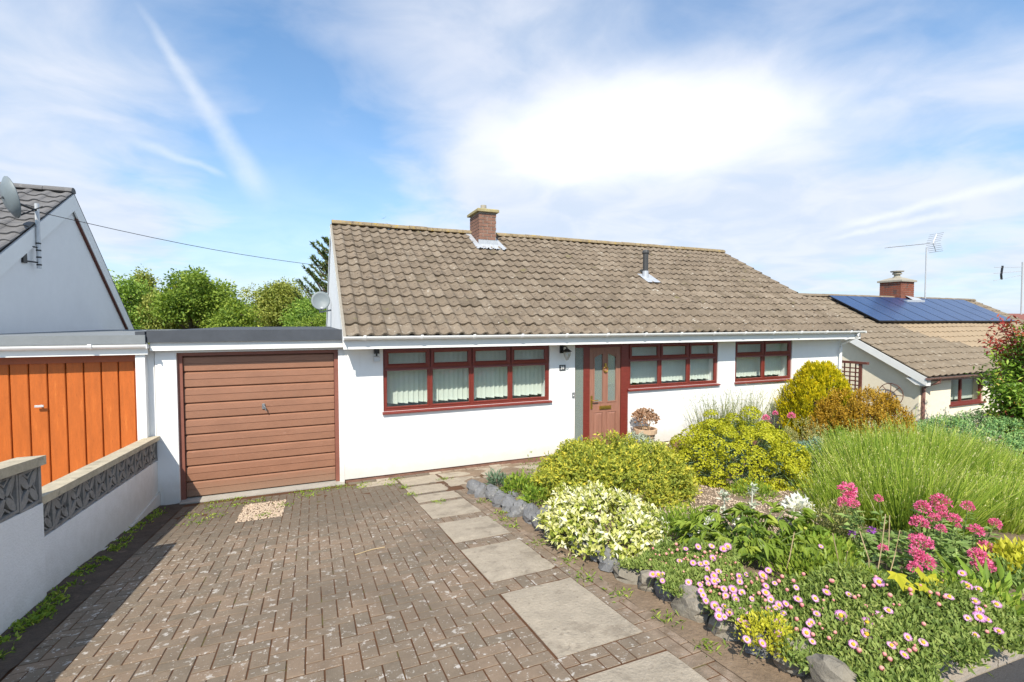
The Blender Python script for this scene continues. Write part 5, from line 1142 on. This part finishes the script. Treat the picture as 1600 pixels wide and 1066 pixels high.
# wispy broom against the wall
t = thing('wispy_broom', 'thin wispy green stems against the white wall between the two right windows', 'plant', (8.1, -.5, -.1))
n = 520; a = RNG.uniform(-1, 1, n); P = np.stack([8.1 + a * .75, -.55 + RNG.uniform(-.25, .25, n), np.full(n, .1)], 1); D = np.stack([a * .35, RNG.uniform(-.2, .1, n), np.ones(n)], 1) + RNG.normal(size=(n, 3)) * .16
V, F, TT, tip = blades(P, D, RNG.uniform(.5, 1.18, n), RNG.uniform(.008, .014, n), np.clip(RNG.normal(.4, .2, n), 0, 1), RNG.uniform(-.05, .12, n)); parts = [(V, F, TT)]
m = 2200; i = RNG.integers(0, n, m); u = RNG.uniform(.3, 1, m)[:, None]; PP = P[i] + (tip[i] - P[i]) * u; parts.append(leaves(PP, unit(tip[i] - P[i]) + RNG.normal(size=(m, 3)) * .55, RNG.uniform(.04, .10, m), .007, np.clip(RNG.normal(.4, .25, m), 0, 1)))
i = RNG.choice(n, 120); parts.append(leaves(tip[i], D[i] + RNG.normal(size=(120, 3)), RNG.uniform(.05, .12, 120), .008, np.full(120, .95)))
foliage(t, parts, LM['broom'])
# pot with dried flower head by the door
t = thing('flower_pot', 'pale terracotta pot of dried brown hydrangea flowers by the front door', 'flower pot', (6.05, -.35, .0))
q = MB(); q.lathe([(.14, 0), (.19, .38), (.225, .385), (.23, .47), (.20, .475), (.19, .40)], (6.05, -.35, .0), 18); q.build('pot', 'terracotta', t)
m = 900; d = rand_dir(m, -.25); cl = rand_dir(16, -.1); P = np.array([6.05, -.35, .63]) + cl[RNG.integers(0, 16, m)] * np.array([.18, .18, .13]) + d * .085
foliage(t, [leaves(P, d + RNG.normal(size=(m, 3)) * .5, RNG.uniform(.035, .065, m), .038, np.clip(RNG.normal(.55, .22, m), 0, 1))], LM['dry'], 'dried_flowers')
q = MB(); [q.tube([(6.05, -.35, .36), (6.05 + .12 * math.cos(k), -.35 + .12 * math.sin(k), .60)], .006, 5) for k in range(7)]; o = q.build('stem', 'dry_stem', t); o['kind'] = 'stuff'
shrub('silver_shrub', 'silvery white leaved plant beside the terracotta pot', 'shrub', (5.35, -1.15), .40, .36, .48, LM['silver'], n_spray=420, per=8, sl=.10, ll=.045, lw=.02, amp=.2, base=.16)
shrub('cream_shrub', 'small yellow and cream leaved shrub between the silver plant and the lime spurge', 'shrub', (5.15, -1.85), .30, .28, .42, LM['varieg'], n_spray=260, per=7, sl=.09, ll=.05, lw=.026, amp=.2, base=.24)
shrub('dark_bush', 'dull green bush at the back left corner of the lime spurge', 'shrub', (6.5, -1.6), .45, .4, .82, LM['box'], n_spray=500, per=8, sl=.1, ll=.035, lw=.016, amp=.2, base=.06)
def small_plant(name, label, c, r, h, n, m, ll, lw, up=.6, base=None, cat='plant', group=None):
    z = TZ(*c) + .1 if base is None else base; t = thing(name, label, cat, (c[0], c[1], z), group); d, f = lumpy(n, r, r, h, 6, .2, -.05)
    P = np.array([c[0], c[1], z]) + d * np.array([r, r, h]) * (f * RNG.uniform(.4, 1, n))[:, None]; D = unit(d * .8 + np.array([0, 0, up]) + RNG.normal(size=(n, 3)) * .45)
    foliage(t, [leaves(P, D, ll * RNG.uniform(.6, 1.3, n), lw * RNG.uniform(.7, 1.2, n), np.clip(RNG.normal(.5, .2, n), 0, 1))], m); return t
small_plant('rosette_plant', 'small blue green rosette plant at the near end of the rocks by the path', (2.30, -2.02), .15, .20, 330, LM['spurge_leaf'], .075, .018)
small_plant('leafy_plant', 'fresh green leafy plant beside the blue green rosette behind the rocks', (2.40, -2.50), .24, .24, 700, LM['weed'], .065, .026)
small_plant('leafy_plant', 'low green plant between the rocks and the variegated shrub', (2.38, -3.05), .22, .20, 520, LM['weed'], .055, .022)
small_plant('twiggy_plant', 'thin twiggy dark plant at the left foot of the golden green shrub', (2.62, -2.35), .16, .46, 160, LM['box'], .035, .016)
small_plant('heather_clump', 'low green clump with tiny pink flowers at the foot of the spurge', (5.0, -3.75), .30, .16, 900, LM['weed'], .05, .014)
small_plant('feathery_clump', 'feathery green clump right of the variegated shrub', (3.05, -4.75), .38, .24, 1500, LM['weed'], .07, .012)
small_plant('olive_hebe', 'pale olive rounded hebe with tight foliage left of the pink valerian', (3.98, -5.35), .24, .34, 2200, LM['santolina'], .035, .013)
small_plant('olive_hebe', 'small yellowish hebe behind the pink valerian in front of the lavender', (4.35, -5.25), .16, .36, 1100, LM['santolina'], .035, .014)
small_plant('bright_weed', 'yellow green sprawling plant at the right edge by the tarmac', (4.75, -6.3), .34, .20, 1100, LM['sedum'], .06, .028)
small_plant('yellow_sedum', 'bright yellow green sedum cushion spilling over the stone edging', (2.24, -6.22), .16, .13, 1100, LM['sedum'], .022, .016, base=.86)
small_plant('strap_leaf_plant', 'broad flopping strap leaves at the bottom right by the kerb', (4.0, -6.45), .26, .06, 40, LM['weed'], .17, .036, up=.3)
small_plant('leafy_plant', 'mixed green leaves filling the space between the daisies and the pink valerian', (3.25, -5.90), .40, .15, 2200, LM['peony_leaf'], .055, .022)
small_plant('leafy_plant', 'dark green undergrowth between the peony and the olive hebe', (3.62, -5.55), .34, .20, 1500, LM['weed'], .06, .024)
small_plant('leafy_plant', 'broad green leaves at the right edge below the pink valerian', (4.55, -6.30), .40, .07, 1300, LM['valer_leaf'], .07, .028)
small_plant('leafy_plant', 'low green leaves by the kerb right of the daisies', (3.62, -6.48), .30, .15, 1300, LM['weed'], .06, .022)
def silver_spike(c, h, lb):
    z = TZ(*c) + .1; t = thing('silver_spike', lb, 'plant', (c[0], c[1], z)); q = MB(); q.tube([(c[0], c[1], z - .03), (c[0] + .01, c[1], z + h)], [.010, .006], 6); q.build('stem', mat('woolly_silver_stem', (.52, .54, .46), .95, .1, 20) if 'woolly' not in M else M['woolly'], t)
    m = 60; P = np.array([c[0], c[1], z]) + np.stack([RNG.normal(0, .015, m), RNG.normal(0, .015, m), RNG.choice([.06, .13, h * .8, h * .95, h], m) + RNG.normal(0, .015, m)], 1); foliage(t, [leaves(P, rand_dir(m, -.2), RNG.uniform(.04, .08, m), .022, np.clip(RNG.normal(.7, .2, m), 0, 1))], LM['silver'])
silver_spike((3.73, -4.5), .28, 'silvery woolly flower spike standing in the gravel, left of two')
silver_spike((4.20, -4.42), .30, 'silvery woolly flower spike standing in the gravel, right of two')

# peony: divided glossy leaves and white blooms
t = thing('peony', 'peony clump with glossy divided leaves and white blooms above the daisies', 'plant', (3.25, -5.25, .8)); parts = []; q = MB()
for s in range(58):
    a = RNG.uniform(0, 6.28); r = .44 * math.sqrt(RNG.random()); p0 = np.array([3.25 + .35 * r * math.cos(a), -5.25 + .3 * r * math.sin(a), .72]); p1 = np.array([3.25 + 1.25 * r * math.cos(a), -5.25 + 1.0 * r * math.sin(a), .93 + RNG.uniform(-.10, .08) - .35 * r * r])
    q.tube([p0, (p0 + p1) / 2 + (0, 0, .03), p1], .005, 5); od = np.array([math.cos(a), math.sin(a), .1])
    for g_ in range(3):
        m = 5; ang = (np.arange(m) - 2) * .45 + RNG.normal(0, .1, m); b = unit(od[None] + RNG.normal(size=(1, 3)) * .6)[0]; sx = np.cross(b, [0, 0, 1]); D = b[None] * np.cos(ang)[:, None] + sx[None] * np.sin(ang)[:, None] + np.array([0, 0, -.1])
        P = np.repeat((p1 + RNG.normal(size=3) * .05)[None], m, 0); parts.append(leaves(P, D, RNG.uniform(.08, .13, m), .034, np.clip(RNG.normal(.5, .2) + RNG.normal(0, .08, m), 0, 1), .18, N=np.tile([0, 0, 1.0], (m, 1)) + RNG.normal(size=(m, 3)) * .3, droop=.3))
foliage(t, parts, LM['peony_leaf']); o = q.build('stem', 'stem', t); o['kind'] = 'stuff'
def bloom(m=150, s=.075): d = rand_dir(m, -.1); P = d * s * RNG.uniform(.2, .8, (m, 1)); T = np.clip(RNG.normal(.6, .2, m), 0, 1); V, F, T = leaves(P, d + RNG.normal(size=(m, 3)) * .35, RNG.uniform(.035, .055, m), .034, T); return np_mesh('flower', V, F, LM['white_fl'], T)
bm_ = bloom()
for (x, y, z), s in zip([(4.10, -5.0, .84), (3.05, -5.0, .90), (2.86, -5.0, .86), (3.33, -5.0, .86)], (1.75, .6, .7, .5)):
    link('flower', bm_, t, (x, y, z), (RNG.uniform(-.4, .4), RNG.uniform(-.4, .4), RNG.uniform(0, 6)), s)
    q = MB(); q.tube([(x * .75 + .84, -5.06, .78), (x, y, z - .02)], .006, 5); o = q.build('stem', 'stem', t); o['kind'] = 'stuff'

# carpet of lilac daisies with their flowers one by one
FL=[(2.54,-5.27),(2.61,-5.32),(2.67,-5.39),(2.69,-5.48),(2.73,-5.48),(2.41,-5.35),(2.45,-5.44),(2.47,-5.49),(2.50,-5.51),(2.57,-5.50),(2.46,-5.56),(2.48,-5.64),(2.43,-5.65),(2.15,-5.38),(2.21,-5.41),(2.14,-5.49),(2.18,-5.40),(2.27,-5.59),(2.31,-5.65),(2.35,-5.68),(2.41,-5.70),(2.39,-5.69),(2.38,-5.64),(2.22,-5.77),(2.18,-5.83),(2.25,-5.72),(2.37,-5.79),(2.40,-5.83),(2.33,-5.84),(2.41,-5.89),(2.34,-5.91),(2.36,-5.88),(2.40,-5.97),(2.52,-5.77),(2.48,-5.81),(2.56,-5.79),(2.61,-5.87),(2.67,-5.86),(2.59,-5.97),(2.54,-5.95),(2.49,-5.99),(2.46,-6.05),(2.45,-6.11),(2.39,-6.09),(2.42,-6.11),(2.18,-5.90),(2.16,-5.95),(2.22,-5.94),(2.19,-6.00),(2.11,-6.00),(2.13,-6.02),(2.27,-6.02),(2.26,-6.07),(2.29,-6.12),(2.17,-6.13),(2.17,-6.09),(2.41,-6.17),(2.31,-6.21),(2.24,-6.27),(2.05,-6.24),(2.09,-6.30),(2.55,-6.15),(2.61,-6.21),(2.69,-6.22),(2.51,-6.29),(2.42,-6.31),(2.44,-6.31),(2.36,-6.34),(2.32,-6.40),(2.57,-6.38),(3.18,-5.85),(2.63,-6.08),(2.48,-6.13),(2.69,-6.22),(2.74,-6.31),(2.92,-6.36),(2.68,-6.50),(2.74,-6.51),(2.53,-6.53),(2.43,-6.53),(2.69,-6.69),(2.54,-6.69),(2.66,-6.64),(3.14,-6.58),(3.38,-6.55),(3.51,-6.47),(3.43,-6.58),(3.28,-6.63),(3.23,-6.67),(3.07,-6.69),(3.16,-6.70),(3.19,-6.72),(2.98,-6.76),(3.15,-6.78),(3.40,-6.67),(2.55,-6.63),(2.60,-6.49)]
BU=[(2.41,-5.06),(2.38,-5.17),(2.42,-5.20),(2.47,-5.17),(2.37,-5.14),(2.34,-5.29),(2.34,-5.36),(2.30,-5.17),(2.25,-5.20),(2.33,-5.26),(2.24,-5.26),(2.45,-5.35),(2.55,-5.16),(2.52,-5.41),(2.61,-5.53),(2.58,-5.64),(2.49,-5.70),(2.51,-5.72),(2.47,-5.96),(2.57,-5.90),(2.39,-6.11),(2.48,-6.16),(2.53,-6.19),(2.53,-6.25),(2.40,-6.43),(2.44,-6.37),(2.46,-6.34),(2.37,-6.21),(2.37,-5.75),(2.42,-6.24),(2.66,-6.28),(2.67,-6.47),(2.71,-6.42),(2.80,-6.50),(2.81,-6.63),(2.54,-6.43),(2.40,-6.43),(3.28,-6.48),(2.96,-6.49),(2.58,-6.63),(2.47,-6.67),(3.09,-6.76),(2.48,-6.64),(2.62,-6.69)]
VA=[(3.93,-5.54,1.21,1.3),(3.91,-5.57,1.18,0.8),(3.8,-5.6,1.16,0.8),(3.89,-5.62,1.14,0.8),(4.27,-5.58,1.12,0.6),(4.77,-5.64,0.99,1.1),(5.09,-5.61,0.97,1.4),(5.03,-5.65,0.93,0.8),(5.02,-5.83,1.03,0.85),(4.8,-5.71,0.92,0.8),(4.96,-5.69,0.91,0.7),(4.65,-5.91,1.01,0.85),(4.34,-5.97,1.01,0.66),(4.49,-5.76,0.94,1.2),(5.18,-5.94,0.9,0.85),(4.8,-5.98,0.92,0.95),(4.23,-5.84,0.92,0.4),(3.9,-6.07,1.01,1.33),(3.73,-6.13,1.0,0.85),(3.72,-6.18,0.98,1.04),(3.53,-6.22,0.99,0.76),(4.69,-6.09,0.85,0.95),(3.74,-5.92,0.95,0.6),(4.46,-6.14,0.86,1.04),(4.35,-6.22,0.83,1.23),(4.49,-6.19,0.81,0.76),(4.62,-5.95,0.98,0.38),(4.01,-6.02,1.02,0.47)]
def mat_h(x, y):
    rx = 2.10 + .24 * np.clip((-1.7 - y) / 4.5, 0, 1)
    h = .05 + .17 * np.clip((x - rx) / .6, 0, 1) * np.clip((y + 6.85) / .35, .25, 1)
    return TZn(x, y) + .12 + h
t = thing('daisy_carpet', 'low carpet of lilac daisies with yellow eyes along the garden front', 'plant', (2.6, -6.1, .9), 'flowering ground cover'); n = 30000
P = []
while len(P) < n:
    x, y = RNG.uniform(2.05, 3.5), RNG.uniform(-6.84, -5.02)
    hi = 2.70 + .12 * math.sin(y * 9) + max(0, -6.0 - y) * 1.35
    if rock_x(y) - .08 + .05 * math.sin(y * 14) < x < hi and y > -6.80 + .05 * math.sin(x * 17): P.append((x, y))
P = np.array(P); zt = mat_h(P[:, 0], P[:, 1]); u = RNG.uniform(.25, 1, n) ** .5
P3 = np.stack([P[:, 0], P[:, 1], TZn(P[:, 0], P[:, 1]) + .06 + (zt - TZn(P[:, 0], P[:, 1]) - .07) * u + .03 * np.sin(P[:, 0] * 9) * np.sin(P[:, 1] * 8)], 1)
D = RNG.normal(size=(n, 3)) * .7 + np.array([0, 0, .8]); T = np.clip(.5 + .15 * np.sin(P[:, 0] * 6 + 2) * np.sin(P[:, 1] * 7) + RNG.normal(0, .2, n), 0, 1)
foliage(t, [leaves(P3, D, RNG.uniform(.022, .046, n), RNG.uniform(.009, .017, n), T, N=np.array([-.15, -.35, .8]) + RNG.normal(size=(n, 3)) * .5)], LM['daisy_leaf'])
def daisy_mesh(r, nose):
    q = MB(); k = 22; V = []
    for i in range(2 * k):
        a = math.pi * i / k; rr = r * (1 if i % 2 == 0 else .80) * random.uniform(.95, 1.05); V.append((rr * math.cos(a), rr * math.sin(a), .003 * math.sin(i * 2.3) + .10 * r))
    V2 = [(r * .38 * math.cos(math.pi * i / k), r * .38 * math.sin(math.pi * i / k), .0) for i in range(2 * k)]
    q.add(V + V2, [(i, (i + 1) % (2 * k), 2 * k + (i + 1) % (2 * k), 2 * k + i) for i in range(2 * k)])
    petal = q.mesh('flower', LM['petal']); q = MB(); q.lathe([(r * .40, -.002), (r * .38, .004), (r * .26, .009), (r * .10, .011)], n=12); eye = q.mesh('eye', 'daisy_eye', smooth=True); return petal, eye
DM = [daisy_mesh(.029, 0), daisy_mesh(.026, 0), daisy_mesh(.0225, 0)]
stm = MB()
for i, (x, y) in enumerate(FL):
    z = float(mat_h(np.array(x), np.array(y))) + .012; pe, ey = DM[i % 3]
    aim = Vector((-.35 + random.uniform(-.35, .35), -.55 + random.uniform(-.35, .35), 1)); rot = aim.to_track_quat('Z', 'Y').to_euler()
    fl = link('flower', pe, t, (x, y, z), rot, random.uniform(.66, 1.12))
    e = bpy.data.objects.new('eye', ey); COL.objects.link(e); e.parent = fl; e.location = (0, 0, .001)
    stm.tube([(x + random.uniform(-.02, .02), y + .03, z - .10), (x, y, z - .002)], .0018, 4)
q = MB(); q.lathe([(.002, -.012), (.008, -.008), (.012, .0), (.012, .006), (.007, .012), (.002, .013)], n=8); bud = q.mesh('bud', LM['bud'], smooth=True)
a_ = bud.attributes.new('tint', 'FLOAT', 'FACE'); a_.data.foreach_set('value', np.linspace(0, 1, len(bud.polygons)).astype(np.float32))
BU += [(2.3 + RNG.random() * (.35 + max(0, -5.9 - yy) * .9), yy) for yy in RNG.uniform(-6.7, -5.2, 90)]
for x, y in BU: link('bud', bud, t, (x, y, float(mat_h(np.array(x), np.array(y))) + .006), (random.uniform(-.5, .5), random.uniform(-.5, .5), 0), random.uniform(.5, 1.0))
o = stm.build('flower_stalk', 'stem', t); o['kind'] = 'stuff'
# pink valerian
t = thing('pink_valerian', 'tall pink valerian with broad grey green leaves in front of the lavender', 'plant', (4.5, -5.8, .72)); parts = []; q = MB()
def head(m=260): d = rand_dir(m, -.2); P = d * np.array([.040, .040, .046]) * RNG.uniform(.6, 1, (m, 1)); V, F, T = leaves(P, d + RNG.normal(size=(m, 3)) * .5, RNG.uniform(.008, .014, m), .009, np.clip(RNG.normal(.5, .22, m), 0, 1)); return np_mesh('flower_head', V, F, LM['valer_fl'], T)
HM = [head() for _ in range(4)]
for i, (x, y, z, s) in enumerate(VA):
    link('flower_head', HM[i % 4], t, (x, y, z), (RNG.uniform(-.4, .4), RNG.uniform(-.4, .4), RNG.uniform(0, 6)), s * 1.28)
    bx, by = x + .25 * (4.6 - x) + RNG.uniform(-.05, .05), y + .15 * (-5.75 - y); bz = TZ(bx, by) + .1; p0 = np.array([bx, by, bz]); p1 = np.array([x, y, z]); q.tube([p0, p0 * .5 + p1 * .5 + (RNG.uniform(-.02, .02), 0, .02), p1], .004, 5)
    m = 18; u = RNG.uniform(.1, .85, m)[:, None]; a = RNG.uniform(0, 6.28, m); parts.append(leaves(p0 + (p1 - p0) * u, np.stack([np.cos(a), np.sin(a), np.full(m, .35)], 1), RNG.uniform(.06, .11, m), .032, np.clip(RNG.normal(.5, .2, m), 0, 1), .15, N=np.tile([0, 0, 1.0], (m, 1)) + RNG.normal(size=(m, 3)) * .3, droop=.2))
m = 1700; a = RNG.uniform(0, 6.28, m); r = np.sqrt(RNG.random(m)); bx, by = 4.4 + r * np.cos(a) * 1.05, -5.85 + r * np.sin(a) * .5; P = np.stack([bx, by, TZn(bx, by) + .10 + RNG.uniform(.02, .19, m) * (1.1 - r)], 1)
parts.append(leaves(P, np.stack([np.cos(a), np.sin(a), np.full(m, .5)], 1) + RNG.normal(size=(m, 3)) * .5, RNG.uniform(.05, .10, m), .032, np.clip(RNG.normal(.45, .2, m), 0, 1), .15, droop=.2))
foliage(t, parts, LM['valer_leaf']); o = q.build('stem', 'stem', t); o['kind'] = 'stuff'
# small pink flowers by the far wall, purple flowers, maple seedling, straw stems
t = thing('pink_flowers', 'few pink valerian flowers growing between the spurge and the golden conifer', 'plant', (7.9, -1.7, .05)); q = MB()
for x, y, z, s in ((7.65, -1.75, .80, 1.6), (7.95, -1.7, .86, 1.2), (8.25, -1.8, .80, 1.7), (7.7, -1.75, .68, 1.4)): link('flower_head', HM[0], t, (x, y, z), None, s); q.tube([(7.9, -1.65, .02), (x, y, z)], .006, 5)
o = q.build('stem', 'stem', t); o['kind'] = 'stuff'
small_plant('green_tuft', 'green tuft below the few pink flowers near the white wall', (7.75, -1.95), .30, .55, 600, LM['box'], .06, .02, base=.08)
t = thing('purple_flower', 'two small purple flowers left of the pink valerian', 'flower', (4.0, -5.6, .7)); m = 40; parts = []
for c in ((4.15, -5.6, .89), (3.91, -5.6, .9)): d = rand_dir(m); parts.append(leaves(np.array(c) + d * .012, d, RNG.uniform(.015, .028, m), .014, RNG.random(m)))
foliage(t, parts, LM['purple_fl'], 'petals'); q = MB(); q.tube([(4.08, -5.62, .7), (4.15, -5.6, .88)], .003, 5); q.tube([(4.02, -5.62, .7), (3.91, -5.6, .89)], .003, 5); o = q.build('stem', 'stem', t); o['kind'] = 'stuff'
t = thing('maple_seedling', 'yellow green maple seedling with broad lobed leaves among the daisies', 'plant', (3.12, -6.4, .80)); q = MB()
def maple_mesh():
    V = [(0, 0, 0)]; angs = [-2.3, -1.9, -1.5, -1.05, -.75, -.35, 0, .35, .75, 1.05, 1.5, 1.9, 2.3]; rs = [.35, .62, .42, .85, .5, .60, 1.05, .60, .5, .85, .42, .62, .35]
    V += [(r * math.sin(a), r * math.cos(a) + .2, -.12 * r * r + .06 * abs(math.sin(a * 2.2))) for a, r in zip(angs, rs)]; q = MB(); q.add([(x * .085, y * .085, z * .085) for x, y, z in V], [(0, i, i + 1) for i in range(1, 13)]); me = q.mesh('leaf', LM['maple'])
    at = me.attributes.new('tint', 'FLOAT', 'FACE'); at.data.foreach_set('value', RNG.uniform(.2, .9, len(me.polygons)).astype(np.float32)); return me
mm_ = maple_mesh()
for x, y, z, s in ((2.97, -6.42, 1.18, 1.00), (3.15, -6.42, 1.17, 1.00), (3.22, -6.44, 1.12, 1.25), (3.09, -6.47, 1.12, 0.90), (3.15, -6.51, 1.07, 1.00), (3.00, -6.46, 1.13, 0.60)):
    link('leaf', mm_, t, (x, y, z), (RNG.uniform(-.75, -.4), RNG.uniform(-.3, .3), RNG.uniform(2.2, 3.6)), s); q.tube([(3.12, -6.40, .80), (x, y, z)], .003, 5)
o = q.build('stem', 'stem', t); o['kind'] = 'stuff'
t = thing('straw_stems', 'dead straw coloured stems standing among the daisies and valerian', 'plant', (3.6, -5.9, .8)); q = MB()
for x0, y0, x1, y1, h in ((2.95, -5.75, 3.05, -5.75, .33), (3.32, -5.9, 3.22, -5.9, .36), (3.45, -6.0, 3.42, -5.95, .36), (3.62, -5.95, 3.70, -5.95, .45), (3.66, -6.0, 3.78, -6.0, .34), (3.82, -5.9, 3.84, -5.9, .42), (3.4, -5.9, 3.30, -5.95, .25)):
    q.tube([(x0, y0, TZ(x0, y0) + .1), ((x0 + x1) / 2 + .01, y0, TZ(x0, y0) + .1 + h * .5), (x1, y1, TZ(x0, y0) + .1 + h)], .0032, 5)
o = q.build('stem', 'dry_stem', t); o['kind'] = 'stuff'
m = 130; q_ = RNG.random((m, 2)); 
# weeds along the wall foot, the garage door and the path
def weeds(name, label, pts, per, r, ll, lw, hz=.03):
    P = np.concatenate([np.array(p)[None] + RNG.normal(size=(per, 2)) * r for p in pts]); n = len(P); z = TZn(P[:, 0], P[:, 1]) + .004; a = RNG.uniform(0, 6.28, n)
    D = np.stack([np.cos(a), np.sin(a), RNG.uniform(.2, 1.6, n)], 1); V, F, T = leaves(np.stack([P[:, 0], P[:, 1], z], 1), D, ll * RNG.uniform(.5, 1.3, n), lw * RNG.uniform(.6, 1.2, n), np.clip(RNG.normal(.5, .22, n), 0, 1), droop=.2)
    o = link(name, np_mesh(name, V, F, LM['weed'], T)); o['kind'] = 'stuff'; o['label'] = label; o['category'] = 'weeds'
wl = [(-1.93 + random.uniform(-.02, .05), -.25 - .16 * k + random.uniform(-.05, .05)) for k in range(22) if k % 4] + [(-1.88, -3.3), (-1.85, -3.5), (-1.9, -3.7), (-1.86, -3.6), (-1.88, -3.45), (-1.9, -3.9), (-1.86, -4.1)]
weeds('wall_weeds', 'green weeds growing along the foot of the white boundary wall', wl, 60, .045, .055, .017)
weeds('moss_weeds', 'small mossy weeds in the paving joints before the garage door', [(-1.3, -.25), (-1.05, -.22), (-.72, -.5), (-.95, -.62), (-1.25, -.6), (-1.4, -.9), (-1.15, -1.1), (-1.3, -1.3), (-.2, -.3), (.02, -.35), (.2, -.25), (.35, -.3), (-.1, -.6), (.6, -.42), (.75, -.3), (1.1, -.55), (1.2, -.25), (-.35, -1.0), (-.6, -1.4)], 55, .075, .034, .013)
weeds('path_weeds', 'small green weeds in the gaps along the rocks and path', [(1.95, -4.0), (1.98, -4.5), (2.0, -5.2), (2.05, -5.6), (1.93, -3.4), (1.98, -2.9), (2.0, -2.3), (1.92, -4.85), (2.05, -6.0), (1.96, -3.15), (2.35, -6.75), (2.7, -6.75), (3.1, -6.68), (1.5, -2.0), (1.24, -.9), (1.24, -1.4), (1.9, -.7)], 40, .05, .05, .010)
# edging rocks between drive and bed
def rock_mesh(seed, m):
    rnd = np.random.default_rng(seed); q = MB(); n1, n2 = 10, 7; V = []; lo = rnd.normal(size=(16, 3)); lo /= np.linalg.norm(lo, axis=1)[:, None]; am = rnd.uniform(-.20, .22, 16)
    cuts = rnd.normal(size=(9, 3)); cuts /= np.linalg.norm(cuts, axis=1)[:, None]; cd = rnd.uniform(.50, .84, 9)
    for j in range(n2 + 1):
        ph = math.pi * j / n2
        for i in range(n1):
            th = 2 * math.pi * i / n1 + (.3 if j % 2 else 0); d = np.array([math.sin(ph) * math.cos(th), math.sin(ph) * math.sin(th), math.cos(ph)]); f = 1 + float(np.sum(am * np.exp(-(1 - lo @ d) / .10)))
            s = cuts @ d; lim = np.where(s > .05, cd / np.maximum(s, .05), 9).min(); V.append(d * min(f, lim) + rnd.normal(size=3) * .018)
    F = [(j * n1 + i, j * n1 + (i + 1) % n1, (j + 1) * n1 + (i + 1) % n1, (j + 1) * n1 + i) for j in range(n2) for i in range(n1)]
    q.add(V, [f[::-1] for f in F]); return q.mesh('edging_rock', m)
RM = [rock_mesh(s, 'rock') for s in range(8)] + [rock_mesh(s, 'rock_tan') for s in range(20, 24)]
y = -1.60; i = 0
while y > -6.55:
    L = random.uniform(.19, .30); far = y > -4.6; zz = TZ(2, y)
    lab = ('rough grey edging rock between the slab path and the leafy green plants' if y > -3.2 else 'rough grey edging rock at the foot of the cream variegated shrub' if y > -4.95 else 'flat weathered edging stone below the lilac daisies')
    o = link('edging_rock', RM[i % 8 if far else 8 + i % 4 if i % 3 else i % 8], None, (rock_x(y) + random.uniform(-.03, .03), y - L / 2, zz + .060), (random.uniform(-.2, .2), random.uniform(-.2, .2), random.uniform(-.3, .3)), (random.uniform(.12, .15) if far else random.uniform(.12, .15), L * .60, random.uniform(.125, .165) if far else random.uniform(.115, .145)))
    tag(o, lab, 'rock', 'rocks edging the flower bed')
    if random.random() < .45 and far:
        o = link('edging_rock', RM[(i + 3) % 8], None, (rock_x(y) + .17 + random.uniform(-.03, .03), y - L * .7, zz + .12), (random.uniform(-.4, .4), random.uniform(-.4, .4), random.uniform(0, 3)), (.10, .10, .09)); tag(o, lab, 'rock', 'rocks edging the flower bed')
    y -= L * .98; i += 1
for x, y, s in ((2.28, -6.62, .14), (2.50, -6.66, .10), (2.75, -6.60, .08)):
    o = link('edging_rock', RM[9], None, (x, y, TZ(x, y) + .02), (0, 0, x * 3), (s, s * .8, s * .7)); tag(o, 'flat weathered edging stone below the lilac daisies', 'rock', 'rocks edging the flower bed')
# a few fallen things on the drive
t = tag(link('twig', (lambda q: (q.tube([(.34, -3.42, TZ(0, -3.42) + .006), (.50, -3.36, TZ(0, -3.36) + .008), (.62, -3.35, TZ(0, -3.35) + .006)], .005, 5), q.mesh('twig', 'dry_stem'))[1])(MB())), 'thin straw coloured twig lying on the block paved drive', 'twig')
